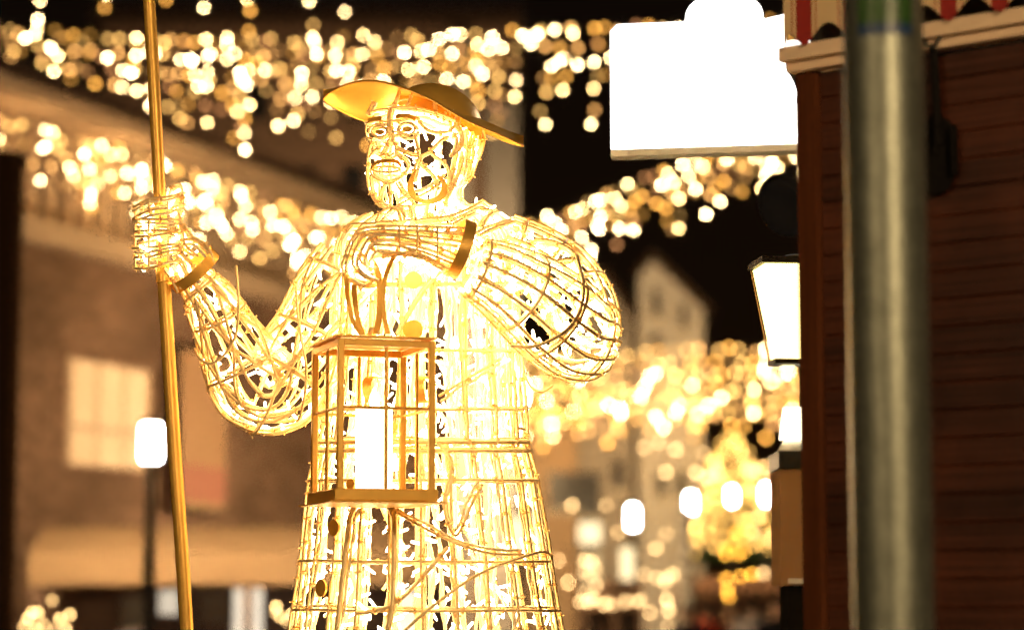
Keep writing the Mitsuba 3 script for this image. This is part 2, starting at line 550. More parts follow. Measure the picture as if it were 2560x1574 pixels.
for i, (px, py, rr) in enumerate(((*B_(672, 567), 21), (*B_(670, 958), 24), (*C_(225, 1012), 20), (*C_(163, 1306), 21), (*C_(515, 520), 11), (*C_(308, 800), 13))):
    p = front(px, py, 0.02)
    c, hw, dp = coat_at(py)
    k = np.clip((px - c) / hw, -0.9, 0.9)
    nrm = np.array([k * 0.9, -math.sqrt(1 - k * k), 0.0]); nrm /= np.linalg.norm(nrm)
    b = trimesh.creation.cylinder(rr * 0.001, 0.006, sections=28)
    b.apply_transform(trimesh.geometry.align_vectors([0, 0, 1], nrm)); b.apply_translation(p)
    add(f'{FK}__button', b, 'gold_sheet', 30)
# buckle: two bent bands seen through the lantern
for x in (410, 665):
    pts = [front(*C_(x + dx, y), o) for dx, y, o in ((30, 285, .0), (0, 275, .03), (-25, 300, .045), (-20, 360, .045), (-5, 400, .03), (30, 395, 0.0))]
    add(f'{FK}__belt__buckle_band', strip(catmull(pts), (0.9, 0.1, 0), 0.022), 'gold_sheet', 30)
# legs and boots below the frame, down to the plinth
for sx in (-1, 1):
    leg_s, leg_a = spine_surface([(1066 + sx * 120, 1730, 0.02, 95), (1066 + sx * 125, 1950, 0.02, 85), (1066 + sx * 128, 2200, 0.03, 70), (1066 + sx * 130, 2330, 0.02, 85)])
    cage('leg', leg_s, leg_a, np.linspace(0, 2 * np.pi, 8, endpoint=False), [0.02, 0.5, 0.95], 14, 1, led=0.25)
PZ = fig(1066, 2332, 0.02)[2]
pl = trimesh.creation.box((1.1, 0.9, PZ)); pl.apply_translation((fig(1066, 2332)[0], 6.02, PZ / 2))
tag(add('plinth', pl, 'dark_paint'), 'dark box plinth under the glowing figure', kind='structure')

# ---- neck, collar, shoulders
for pts in ([(530, 1240, -.10), (700, 1228, -.15), (900, 1215, -.15), (1110, 1190, -.12), (1280, 1130, -.08), (1400, 1060, -.04)],
            [(1400, 1050, -.04), (1480, 1110, -.03), (1560, 1180, -.03), (1640, 1260, -.03), (1720, 1310, 0)], [(1160, 1250, -.12), (1330, 1160, -.1), (1440, 1130, -.07), (1530, 1170, -.05)],
            [(1380, 1340, -.14), (1500, 1280, -.12), (1680, 1225, -.1)], [(1400, 1270, -.12), (1450, 1180, -.11), (1520, 1150, -.09), (1580, 1200, -.07), (1640, 1250, -.06)],
            [(520, 1250, -.08), (560, 1160, -.08), (625, 1118, -.09)], [(720, 1110, -.12), (762, 1180, -.13), (765, 1255, -.14)], [(800, 1105, -.11), (822, 1180, -.12), (812, 1255, -.13)],
            [(950, 1090, -.09), (940, 1170, -.1), (925, 1240, -.12)], [(1100, 1110, -.06), (1085, 1150, -.06), (1090, 1215, -.08)], [(600, 1180, -.1), (680, 1130, -.1), (800, 1150, -.1), (1000, 1190, -.1)],
            [(1280, 900, .02), (1232, 940, .02), (1214, 990, .01), (1232, 1045, .0), (1300, 1105, -.02)], [(560, 1245, -.09), (640, 1150, -.1), (700, 1130, -.12), (735, 1245, -.13)]):
    Q = rod('collar', [fig(*H_(x, y), d) for x, y, d in pts], 0.0042)
    dress('collar', Q, fig(1075, 560, 0.0), 2, led=0.045, tie=0.06)
for ph in np.linspace(0.2, 2.9, 6):
    P = [fig(1060 + 78 * math.cos(-ph) + 20, y, 0.03 + 0.07 * math.sin(ph)) for y in (470, 510, 560)]
    Q = rod('collar', P, 0.004)
    dress('collar', Q, fig(1070, 520, 0.02), 2, led=0.04, tie=0)

# ---- head
HC = fig(1056, 375, 0.01)


def face(x, y, out=0.0):
    k = np.clip((x - 900) / 545.0, -0.98, 0.98)
    v = np.clip((y - 640) / 620.0, -0.9, 0.9)
    return fig(*H_(x, y), 0.015 - 0.145 * math.sqrt(1 - k * k) * (1 - 0.25 * v * v) - out)


FACE = [
    [(445, 345), (520, 315), (640, 300), (760, 285), (900, 300), (1060, 345), (1180, 400), (1212, 445)],
    [(722, 120), (692, 215), (655, 300), (640, 400)], [(830, 170), (800, 250)], [(1000, 250), (1003, 310)], [(1140, 310), (1130, 365)], [(1216, 365), (1214, 430)],
    [(450, 345), (490, 265), (500, 235)],
    [(440, 485), (452, 425), (520, 398), (600, 408), (652, 400)], [(652, 400), (705, 398), (800, 368), (870, 378), (900, 430), (950, 482), (1020, 500), (1100, 496), (1150, 488)],
    [(640, 300), (645, 420), (650, 480), (700, 490), (730, 460)],
    [(640, 400), (648, 470), (642, 530), (612, 592), (580, 655), (560, 692)], [(668, 500), (668, 560), (690, 620), (690, 672), (737, 722)],
    [(558, 692), (590, 678), (640, 690), (672, 668)], [(470, 700), (520, 640), (560, 630)],
    [(840, 500), (860, 585), (878, 692)], [(690, 630), (760, 662), (820, 690), (878, 692)], [(878, 692), (950, 660), (1000, 618), (1060, 560), (1135, 522)],
    [(878, 700), (930, 772), (1000, 850), (1030, 905), (1035, 960)], [(878, 700), (850, 772), (832, 850), (818, 905)], [(985, 660), (1040, 712), (1090, 742), (1130, 800), (1142, 870), (1120, 950), (1080, 1030)],
    [(480, 800), (490, 842), (540, 882), (630, 916), (700, 888), (760, 840), (786, 790), (770, 738), (690, 678)],
    [(630, 915), (590, 932), (560, 1000), (560, 1070), (590, 1112), (622, 1122)], [(640, 918), (640, 1000), (645, 1080), (640, 1112)], [(690, 910), (740, 990), (800, 1040), (832, 1078)],
    [(480, 860), (490, 960), (530, 1060), (600, 1122), (700, 1106), (800, 1100), (960, 1090)], [(700, 1100), (790, 1050), (880, 1020), (960, 980), (1060, 910), (1110, 865)],
    [(440, 490), (452, 540), (495, 552), (470, 620), (455, 720), (450, 850), (460, 940), (500, 1040), (560, 1112)],
    [(1245, 700), (1205, 850), (1155, 960), (1112, 1050), (1092, 1120)], [(1200, 640), (1170, 800), (1150, 930), (1100, 1060)]]
for pts in FACE:
    Q = rod('head', [face(*p) for p in pts], 0.0027)
    dress('head', Q, HC, 1, led=0.13, gap=0.009, tie=0.06, rc=0.0044, r=0.0027, led_out=-.35)
for cx, cy, rx, ry in ((555, 490, 62, 46), (780, 466, 66, 50)):
    Q = rod('head', [face(cx + rx * math.cos(a), cy + ry * math.sin(a), 0.004) for a in np.linspace(0, 2 * np.pi, 16, endpoint=False)], 0.0027, closed=True, name='eye_ring')
    dress('head', Q, HC, 1, led=0.06, tie=0, rc=0.004)
    pl = [face(cx + 2 + 0.60 * rx * math.cos(a), cy + 3 + 0.42 * ry * math.sin(a), 0.002) for a in np.linspace(0, 2 * np.pi, 20, endpoint=False)]
    back = [np.array(p) + [0, 0.003, 0] for p in pl]
    v = np.vstack([[np.mean(pl, 0)], pl, [np.mean(back, 0)], back]); n = 20; f = []
    for i in range(n):
        j = (i + 1) % n
        f += [[0, 1 + i, 1 + j], [n + 1, n + 2 + j, n + 2 + i], [1 + i, n + 2 + i, n + 2 + j], [1 + i, n + 2 + j, 1 + j]]
    add(f'{FK}__head__eye_plate', trimesh.Trimesh(v, f), 'gold_sheet')
P = catmull([face(*p, 0.008) for p in [(492, 785), (512, 755), (560, 735), (640, 728), (700, 738), (735, 775)]], 0.008)
add(f'{FK}__head__moustache', strip(P, (0, 0.75, 1.0), 0.012), 'gold_sheet', 30)
for pts in ([(690, 368), (740, 358), (800, 362), (850, 390)], [(458, 405), (510, 385), (572, 382)]):
    add(f'{FK}__head__eyebrow', strip(catmull([face(*p, 0.006) for p in pts], 0.008), (0.1, 0.3, 1.0), 0.011), 'gold_sheet', 30)
Q = rod('head', [face(610 + 112 * math.cos(a), 800 + 24 * math.sin(a), 0.004) for a in np.linspace(0, 2 * np.pi, 18, endpoint=False)], 0.0027, closed=True, name='lip')
rod('head', [face(628, 770, 0.004), face(630, 830, 0.004)], 0.0025, name='lip')
P = catmull([face(*p, 0.002) for p in [(850, 800), (822, 870), (808, 930), (818, 990), (862, 1042), (950, 1066), (1040, 1040), (1088, 980), (1080, 905), (1030, 850)]], 0.008)
add(f'{FK}__head__jaw_band', strip(P, np.cross(np.gradient(P, axis=0), [0, 1.0, 0.0]), np.interp(np.linspace(0, 1, len(P)), [0, .25, .5, .8, 1], [.006, .017, .01, .017, .006])), 'gold_sheet', 30)
for pts in ([(1150, 490), (1152, 460), (1186, 440), (1222, 462), (1242, 530), (1236, 600), (1202, 650), (1150, 690)], [(1150, 690), (1182, 620), (1190, 540), (1160, 500)]):
    Q = rod('ear', [face(*p, 0.015) for p in pts], 0.0027)
    dress('ear', Q, HC, 1, led=0.05, tie=0.05, rc=0.0048)
for pts in ([(1390, 460, .02), (1416, 520, .03), (1400, 640, .035), (1352, 750, .035), (1320, 850, .03), (1280, 905, .02)], [(1322, 440, -.02), (1302, 560, -.02), (1330, 660, -.01), (1300, 780, 0), (1270, 880, .0)],
            [(1262, 470, -.03), (1272, 600, -.03), (1262, 720, -.03), (1245, 850, -.03)], [(1380, 440, .01), (1340, 520, .0), (1310, 620, 0)]):
    Q = rod('head', [fig(*H_(x, y), d) for x, y, d in pts], 0.0042)
    dress('head', Q, HC, 2, led=0.04, tie=0.05, rc=0.0055)
for ph in (0.35, 0.8, 1.25, 1.7, 2.15, 2.6):                   # back of the head
    P = [fig(1060 + 135 * math.cos(ph) * q, y, 0.02 + 0.13 * math.sin(ph) * q) for y, q in ((285, .9), (340, 1.0), (400, .95), (450, .8), (490, .6), (530, .5))]
    Q = rod('head', P, 0.004)
    dress('head', Q, HC, 2, led=0.045, tie=0, rc=0.0055)
for y, q in ((330, 1.0), (430, .85)):
    Q = rod('head', [fig(1060 + 135 * math.cos(p) * q, y, 0.02 + 0.13 * math.sin(p) * q) for p in np.linspace(0.15, 3.0, 9)], 0.004)
    dress('head', Q, HC, 1, led=0.05, tie=0)
inner_cords('head', [(face(x0, 610, -.03), face(x1, 1090, -.02)) for x0, x1 in ((490, 520), (530, 560), (580, 600), (625, 650), (680, 720))] + [(face(470, 560, -.02), face(700, 560, -.03)), (face(480, 640, -.02), face(660, 735, -.03)), (face(500, 860, -.02), face(760, 880, -.03))], led=.05)
for a, b in (((905, 300), (1180, 330)), ((930, 285), (1130, 300)), ((960, 262), (1100, 285)), ((915, 310), (1150, 345))):  # cords packed under the hat
    Q = catmull([fig(a[0], a[1], -.02), fig(.5 * (a[0] + b[0]), a[1] - 18, -.09), fig(*b, -.03)])
    for s in (0, .03, .07):
        dress('head', Q + [0, s, 0], HC, 1, led=0.05, tie=0, rc=0.005)

# ---- hat
near = [(808, 247, 0), (850, 218, -.07), (925, 202, -.13), (1010, 221, -.17), (1080, 250, -.18), (1150, 294, -.15), (1205, 318, -.10), (1260, 342, -.05), (1309, 364, 0)]
far = [(808, 248, .0), (850, 277, .06), (925, 308, .11), (1010, 322, .15), (1080, 326, .16), (1150, 326, .14), (1205, 329, .10), (1258, 352, .05), (1309, 366, .0)]
N_ = catmull([fig(*p) for p in near], 0.02); F_ = catmull([fig(*p) for p in far], 0.02)
k = 30
rs = lambda A: np.array([[np.interp(t, np.linspace(0, 1, len(A)), A[:, j]) for j in range(3)] for t in np.linspace(0, 1, k)])
N_, F_ = rs(N_), rs(F_)
rows = [N_ * (1 - w) + F_ * w + np.array([0, 0, 0.022]) * math.sin(math.pi * w) for w in np.linspace(0, 1, 11)]
G = np.array(rows)
nn = len(rows)
idx = np.arange(nn * k).reshape(nn, k)
quads = np.stack([idx[:-1, :-1], idx[:-1, 1:], idx[1:, 1:], idx[1:, :-1]], -1).reshape(-1, 4)
up = np.array([0, 0.0, 0.0035])
v = np.vstack([G.reshape(-1, 3), G.reshape(-1, 3) + up]); o = nn * k
edge = np.concatenate([idx[0], idx[1:, -1], idx[-1, ::-1][1:], idx[1:-1, 0][::-1]])
side = np.stack([edge, np.roll(edge, -1), np.roll(edge, -1) + o, edge + o], -1)
q = np.vstack([quads[:, ::-1], quads + o, side])
add(f'{FK}__hat__brim', (v, q), 'gold_sheet', 40)
cr = trimesh.creation.icosphere(subdivisions=3, radius=1.0)
cr.update_faces(cr.triangles_center[:, 2] > -0.05); cr.remove_unreferenced_vertices()
cv = cr.vertices.copy()
hc = fig(1092, 306, 0.01)
R = trimesh.transformations.rotation_matrix(math.radians(20), [0, 1, 0])[:3, :3]
cr.vertices = hc + (cv * [0.118, 0.118, 0.095]) @ R.T
add(f'{FK}__hat__crown', cr, 'gold_sheet', True)
Q = catmull(np.vstack([N_[::3], F_[::-3]]), 0.02, True)
add(f'{FK}__hat__rim', tube(Q, 0.0022, 6, True), 'gold_sheet', True)

# ---- arm raised to the staff
arm_s, arm_a = spine_surface([(487, 700, -.12, 46), (521, 742, -.11, 60), (560, 815, -.08, 78), (600, 890, -.05, 96), (632, 950, -.035, 108), (664, 986, -.02, 104), (704, 970, -.01, 110),
                              (750, 905, .0, 116), (790, 840, .01, 110), (838, 740, .02, 108), (885, 650, .02, 92)])
cage('raised_arm', arm_s, arm_a, np.linspace(0, 2 * np.pi, 9, endpoint=False) + 0.2, [0.03, 0.14, 0.33, 0.44, 0.56, 0.70, 0.93], 30, 1, led=0.08, hoop_led=0.11, jit=0.006, rc=.0036)
diagonals('raised_arm', arm_s, arm_a, 6, .85, .04, .96, led=.13)
for pts in ([(600, 520, -.2), (610, 640, -.2), (615, 740, -.2), (600, 900, -.19), (540, 1010, -.18), (460, 1065, -.17), (400, 1035, -.15), (370, 980, -.13)],
            [(935, 640, -.12), (945, 800, -.13), (965, 930, -.14), (990, 1080, -.15), (985, 1220, -.15), (960, 1350, -.13), (940, 1385, -.1)]):
    rod('raised_arm', [fig(*A_(x, y), d) for x, y, d in pts], 0.0034, name='loose_cable')


def band(part, c, axis, r, w, name='cuff_band'):
    """a bent flat metal ring round a wrist"""
    axis = np.asarray(axis, float); axis /= np.linalg.norm(axis)
    u = np.cross(axis, [0, 0, 1.0]); u /= np.linalg.norm(u); v = np.cross(axis, u)
    a = np.linspace(0, 2 * np.pi, 41)
    P = c + r * (np.cos(a)[:, None] * u + np.sin(a)[:, None] * v)
    add(f'{FK}__{part}__{name}', strip(P, axis, w, 0.002), 'gold_sheet', 40)


band('raised_arm', fig(484, 674, -.125), np.array([.62, .37, -.69]), 0.069, 0.028)

# ---- hand round the staff
HS = fig(398, 575, -.14)
for y0, y1, ins in ((518, 512, 0), (563, 562, 6), (598, 604, 0), (642, 655, 4)):
    for o in (-14, 0, 14):
        sl = -22 if y0 < 530 else -2
        pts = [(462 - ins, y0 + sl + o, -.15), (425, y0 + sl * .6 + o, -.19), (375, y1 + o, -.195), (338 + ins, y1 - sl * .8 + o, -.165), (334 + ins, y1 - sl + o, -.13), (352, y1 - sl + o, -.10), (395, y1 + o, -.085)]
        P = [fig(*p) for p in pts]
        if o:
            Q = rod('holding_hand', P, 0.0032, name='finger_rod')
            dress('holding_hand', Q, HS, 1, led=0.12, tie=0.05, gap=0.008, rc=0.0036)
        else:
            dress('holding_hand', catmull(P), HS, 1, led=0.05, tie=0, gap=0.014, led_out=-.2)
    for px, d in ((338, -.15), (372, -.195), (420, -.185)):
        yy = y1 if px < 400 else y0
        rod('holding_hand', [fig(px, yy - 16 + (22 if y0 < 530 and px < 350 else 0), d), fig(px, yy + 16 + (22 if y0 < 530 and px < 350 else 0), d)], 0.0028, name='finger_rod')
for o in (0, 9):
    Q = rod('holding_hand', [fig(432 + o, 505, -.16), fig(428 + o, 475, -.165), fig(438, 459 + o, -.165), fig(452 - o, 464 + o, -.16), fig(457 - o, 490, -.155), fig(456 - o, 530, -.15)], 0.0032, name='thumb_rod')
    dress('holding_hand', Q, HS, 1, led=0.035, tie=0.05)
for pts in ([(440, 520), (455, 560), (462, 610), (495, 640)], [(430, 590), (455, 630), (500, 690)], [(432, 640), (455, 668), (480, 720)], [(425, 668), (440, 690), (452, 722)], [(458, 560), (480, 590), (520, 618), (535, 660)],
            [(410, 672), (430, 700), (445, 730)], [(450, 600), (490, 600), (525, 640)]):
    for d in (-.165, -.09):
        Q = rod('holding_hand', [fig(x, y, d) for x, y in pts], 0.0034, name='palm_rod')
        dress('holding_hand', Q, fig(460, 630, -.13), 1, led=0.08, tie=0.06)

# ---- arm bent across the chest
up_s, up_a = spine_surface([(1255, 610, .02, 78), (1330, 645, .03, 84), (1405, 700, .03, 92), (1450, 770, .0, 92), (1462, 845, -.06, 88)])
cage('bent_arm', up_s, up_a, np.linspace(0, 2 * np.pi, 9, endpoint=False), [0.1, 0.35, 0.6, 0.85], 20, 1, led=0.05, hoop_led=0.09, jit=0.006)
fo_s, fo_a = spine_surface([(1188, 672, -.34, 72), (1250, 700, -.32, 88), (1320, 745, -.28, 106), (1390, 800, -.23, 116), (1445, 842, -.18, 112), (1490, 862, -.14, 84), (1512, 868, -.12, 40)])
cage('bent_arm', fo_s, fo_a, np.linspace(0, 2 * np.pi, 14, endpoint=False) + .1, [0.02, 0.3, 0.52, 0.80], 24, 1, led=0.045, hoop_led=0.07, jit=0.006)
for pts in ([(1560, 320, -.02), (1640, 255, -.05), (1760, 262, -.06), (1880, 310, -.05), (1965, 380, -.03)], [(1700, 245, 0), (1850, 270, .03), (1960, 340, .03), (1990, 450, 0)], [(1800, 420, -.12), (1880, 400, -.12), (1960, 400, -.1)]):
    Q = rod('bent_arm', [fig(*B_(x, y), d) for x, y, d in pts], 0.005)
    dress('bent_arm', Q, fig(1400, 700, 0), 2, led=0.045)
P = [fig(*B_(x, y), d) for x, y, d in ((1440, 1085, -.34), (1600, 1090, -.36), (1750, 1040, -.36), (1900, 940, -.35), (1990, 790, -.33), (2012, 620, -.30), (1990, 500, -.27), (1960, 380, -.24))]
rod('bent_arm', P, 0.0045, name='hoop')
Q = rod('bent_arm', [fig(*C_(x, y), -.1) for x, y in ((1150, 260), (1190, 330), (1240, 350), (1290, 320))], .003, name='loose_cable')
band('bent_arm', fig(1150, 622, -.36), np.array([.128, .03, -.045]), 0.070, 0.028)
HAND = [[(1080, 160), (700, 145), (320, 150), (200, 220), (125, 400), (108, 460), (150, 550), (250, 610), (345, 600)],
        [(1060, 215), (700, 182), (330, 178), (222, 240), (155, 400), (150, 480), (220, 560), (345, 590)],
        [(1045, 262), (720, 222), (335, 206), (242, 275), (192, 400), (212, 480), (290, 545), (370, 568)], [(1020, 375), (760, 268), (390, 212), (282, 300), (252, 400), (292, 450), (365, 470)],
        [(990, 440), (720, 335), (470, 290), (345, 300), (302, 380), (312, 430), (350, 460)], [(945, 475), (750, 372), (560, 352), (400, 360), (320, 390)], [(960, 460), (800, 400), (650, 330), (560, 285), (430, 285)]]
HB = fig(*B_(600, 330), -.34)
for i, pts in enumerate(HAND):
    n = len(pts)
    dz = [-.375 - .03 * math.sin(math.pi * j / (n - 1)) - .012 * math.sin(math.pi * i / 6) for j in range(n)]
    Q = rod('lantern_hand', [fig(*B_(x, y), d) for (x, y), d in zip(pts, dz)], 0.0032, name='finger_rod')
    for s in (0.0, 0.02, 0.05):
        dress('lantern_hand', Q + [0, s, -0.006], HB + [0, .05, 0], 2 if s else 1, led=0.05 if s else 0.09, tie=0.055 if s == 0 else 0, rc=0.0045)
for x, y0, y1 in ((700, 150, 330), (860, 150, 380), (560, 150, 350)):
    rod('lantern_hand', [fig(*B_(x, y0), -.4), fig(*B_(x + 5, .5 * (y0 + y1)), -.418), fig(*B_(x, y1), -.4)], 0.0026, name='finger_rod')

# ---- light sticks and ties
ledmesh = [(p, o, capsule(o, o + d * 0.030, 0.0039)) for p, o, d in LEDS]
order = sorted(range(len(ledmesh)), key=lambda i: (LEDS[i][0] == 'leg' or LEDS[i][1][2] < 1.75, LEDS[i][1][1] + RNG.uniform(0, .3)))
WARM = (1.0, 0.75, 0.41)
LEDP = 14.0
single = sorted(order[:290])
for i in single:
    emit(f'{FK}__{ledmesh[i][0]}__light_stick', ledmesh[i][2], WARM, LEDP)
rest = cat([ledmesh[i][2] for i in order[290:]])
kind(emit(f'{FK}__light_sticks', rest, WARM, LEDP), 'stuff')
for part, ms in TIES.items():
    kind(add(f'{FK}__{part}__cable_tie', cat(ms), 'gold_paint', True), 'stuff')
print('LEDs', len(LEDS))

# ================================================================== staff
tag('long_staff', 'long golden metal staff held upright in the raised hand of the glowing figure', 'staff')
S0, S1, S2, S3 = fig(369, -60, -.14), fig(409, 690, -.14), fig(467, 1574, -.14), fig(505, 2320, -.12)
add('long_staff__upper_tube', tube(catmull([S0, fig(390, 300, -.14), S1], 0.1), 0.0152, 28), 'gold_sheet', True)
add('long_staff__lower_tube', tube(catmull([S1, fig(437, 1130, -.14), S2, S3], 0.1), 0.0165, 28), 'gold_sheet', True)
add('long_staff__joint_sleeve', tube([fig(408, 668, -.14), fig(410.5, 705, -.14)], 0.0195, 28), 'gold_sheet', 40)

# ================================================================== lantern in the hand
tag('candle_lantern', 'square golden lantern with a lit white candle hanging from the fist of the glowing figure', 'lantern')
FL, FR, RL = fig(849, 1222, -.50), fig(1078, 1222, -.43), fig(785, 1222, -.27)
e1, e2 = FR - FL, RL - FL
e1[2] = e2[2] = 0
HT = fig(849, 845, -.50)[2] - FL[2]
Z = np.array([0, 0, 1.0])
n1, n2 = e1 / np.linalg.norm(e1), e2 / np.linalg.norm(e2)
c4 = [FL, FL + e1, FL + e1 + e2, FL + e2]
for c in c4:
    for nn_, oo in ((n1, n2), (n2, n1)):
        pass
    add('candle_lantern__corner_post', bar(c, c + Z * (HT - .001), 0.0148, 0.0148, n2), 'gold_sheet')
for i in range(4):
    a, b = c4[i], c4[(i + 1) % 4]
    d = (b - a) / np.linalg.norm(b - a)
    nrm = np.cross(d, Z)
    add('candle_lantern__top_rail', bar(a + Z * (HT - .008) + d * .0078, b + Z * (HT - .008) - d * .0078, 0.013, 0.0155, Z), 'gold_sheet')
    add('candle_lantern__base_rail', bar(a - Z * .012 - d * .0135, b - Z * .012 + d * .0085, 0.026, 0.029, Z), 'gold_sheet')
    m = .5 * (a + b)
    add('candle_lantern__glazing_bar', tube([m + Z * .004, m + Z * (HT - .018)], 0.0042, 8), 'gold_sheet', True)
    zz = Z * HT * 0.545
    add('candle_lantern__glazing_bar', tube([a + zz + d * .009, b + zz - d * .009], 0.0038, 8), 'gold_sheet', True)
ctr = FL + .5 * (e1 + e2)
add('candle_lantern__base_plate', slab(FL - n1 * .03 - n2 * .03 - Z * .0305, e1 + n1 * .06, e2 + n2 * .06, Z * .0035), 'gold_sheet')
add('candle_lantern__roof_plate', slab(FL - n1 * .018 - n2 * .03 + Z * (HT + .0025), e1 + n1 * .022, e2 + n2 * .06, Z * .0035), 'gold_sheet')
cpos = at(934, 1225, ctr[1]); cpos[2] = FL[2]
ch = at(931, 1018, ctr[1])[2] - FL[2]
emit('candle_lantern__candle', lathe([(0, 0), (.0425, 0), (.0435, .004), (.0435, ch - .004), (.041, ch), (.012, ch - .003), (0, ch - .003)], cpos, 32), (1.0, 0.80, 0.50), 4.0)
emit('candle_lantern__flame', lathe([(0, 0), (.010, .004), (.013, .015), (.010, .028), (.004, .042), (0, .05)], cpos + Z * ch, 14), (1.0, 0.75, 0.4), 8.0)
for pts, w in (([(340, 410), (375, 460), (405, 580), (412, 740), (400, 880), (378, 990)], .015), ([(530, 360), (470, 480), (438, 620), (435, 800), (470, 990)], .011), ([(205, 600), (215, 760), (240, 900), (275, 995)], .012),
               ([(140, 520), (160, 740), (200, 900), (260, 995)], .010)):
    P = catmull([fig(*B_(x, y), -.385 - .02 * (j == 0)) for j, (x, y) in enumerate(pts)], .015)
    add('candle_lantern__handle_strap', strip(P, np.array([1.0, .35, .1]), w, .003), 'gold_sheet', 30)
add('candle_lantern__hook', tube(catmull([fig(*B_(x, y), -.38) for x, y in ((330, 990), (340, 955), (385, 950), (400, 990))], .01), .006), 'gold_paint', True)

# ================================================================== LIGHT STRINGS
LK = {}
WCOL = [(1.0, 0.62, 0.22), (1.0, 0.50, 0.11), (1.0, 0.54, 0.20)]
BULB = {}


def bulb(k, p, r, disc, col, Y):
    blur = APERTURE * abs(np.dot(p - EYE, FWD) - FOCUS) / FOCUS
    ratio = max(1.0, (blur / (2 * r)) ** 2)
    pw = min(disc * ratio, 96.0)
    base = BULB.setdefault(round(r, 4), mikit.ply(trimesh.Trimesh(ICO1.vertices * r, ICO1.faces, process=False), 'lamp_glass', smooth=True))
    kk = key(k)
    e = light(col, pw)
    e['sampling_weight'] = float(max(1e-3, 60 * 12.4 * r * r * pw * 0.6))
    scene[kk] = dict(base, to_world=T().translate(p.tolist()), emitter=e)


def icicles(label, cable, step, drops, gap, r=0.02, levels=None, col=WCOL, skip=0.0, jitter=3, first=0.0, top=0.0):
    """a garland of hanging light drops: cable = (px, py, Y) points, step between drops and gap between bulbs in metres, drops = list of bulb counts"""
    root = key('icicle_light_string')
    tag(root, label, 'string lights', 'icicle light strings hung across the street')
    C = catmull([at(*p) for p in cable], 0.1)
    add(f'{root}__cable', tube(C, 0.006, 5), 'dark_cord', True)
    L = np.concatenate([[0], np.cumsum(np.linalg.norm(np.diff(C, axis=0), axis=1))])
    s, i = first, 0
    while s < L[-1]:
        p = np.array([np.interp(s, L, C[:, k]) for k in range(3)])
        n = drops[i % len(drops)]
        dk = key(f'{root}__drop')
        ln = top + gap * (n + .2)
        scene[dk] = mikit.ply(tube([p, p - Z * ln], 0.003, 4), 'dark_cord')
        for b in range(n):
            if RNG.random() < skip:
                continue
            q = p - Z * (top + gap * (b + .3 + RNG.uniform(-.22, .22))) + np.array([RNG.normal(0, .014 * jitter), RNG.normal(0, .02), 0])
            u = RNG.random()
            lv = levels or (.40, .72)
            disc = RNG.uniform(1.5, 4.0) if u < lv[0] else RNG.uniform(.40, .85) if u < lv[1] else RNG.uniform(.10, .3)
            c = np.array(col[RNG.integers(len(col))] if u < .93 else (1.0, .46, .22))
            if disc > .9:
                c = .55 * c + .45 * np.array([1, .74, .40])
            if disc < .9:
                c = c * [1, .86, .62]
            bulb(f'{dk}__bulb', q, r * (1.0 if disc > 1 else 1.3), disc, c, q[1])
        s += step * RNG.uniform(.75, 1.3)
        i += 1


D1 = [5, 3, 7, 4, 6, 2, 5, 8, 4, 3, 6, 5, 2, 7, 4]
icicles('icicle lights along the top edge of the photo, left of the hat', [(-150, -190, 27), (300, -150, 27.4), (800, -80, 28), (900, -75, 28.1)], .40, [4, 5, 2, 6, 3, 5, 2, 4], .20, jitter=2, levels=(.62, .85), skip=.1)
icicles('long icicle lights running behind the hat of the figure towards the white sign', [(-200, 70, 28), (400, 88, 28.4), (900, 85, 28.8), (1300, 70, 29), (1560, 60, 29.2), (1990, 40, 29.5)], .175, D1, .195)
icicles('second row of icicle lights behind the staff top, at upper left', [(-200, 25, 31), (200, 80, 31.3), (500, 100, 31.6), (860, 120, 32), (1250, 100, 32.6)], .25, [6, 4, 5, 7, 3, 6, 5], .21, r=.022, levels=(.15, .6))
SAG = [(-250, 245, 25), (0, 310, 25.2), (300, 375, 25.6), (600, 480, 26), (900, 560, 26.4), (1120, 585, 26.7), (1380, 545, 27), (1560, 470, 27.2), (1800, 385, 27.5), (1960, 335, 27.7), (2080, 290, 27.9)]
icicles('sagging icicle lights from the left building past the raised hand to the hut', [(p[0], p[1] - 14, p[2]) for p in SAG], .125, [3, 2, 4, 3, 2, 4, 3, 5, 3], .18, r=.019, levels=(.42, .75))
icicles('back row of the sagging icicle lights, left of and behind the raised hand', [(p[0], p[1] + 6, p[2] + 1.6) for p in SAG[:7]], .12, [3, 4, 3, 4, 3], .2, r=.022, levels=(.40, .8))
icicles('third row of sagging icicle lights right of the bent arm', [(p[0] - 10, p[1] + 10, p[2] + 3) for p in SAG[6:]], .25, [3, 2, 4, 2, 4], .2, r=.021, levels=(.25, .7))
for j, (y0, Y, lab) in enumerate(((872, 51, 'far icicle lights right of the elbow, topmost of the far rows'), (930, 53, 'far icicle lights behind the coat, second of the far rows'),
                                  (975, 55, 'far icicle lights behind the coat, third of the far rows'), (1008, 57, 'lowest far row of icicle lights above the lit fir tree'))):
    icicles(lab, [(1304, y0 + 24, Y), (1400, y0 + 16, Y + .3), (1500, y0 + 6, Y + .8), (1750, y0 - 5, Y + 1.2), (1990, y0 - 8, Y + 1.6)], .30, [3, 2, 4, 3, 2, 3], .26, r=.036, levels=(.2, .8), jitter=4)

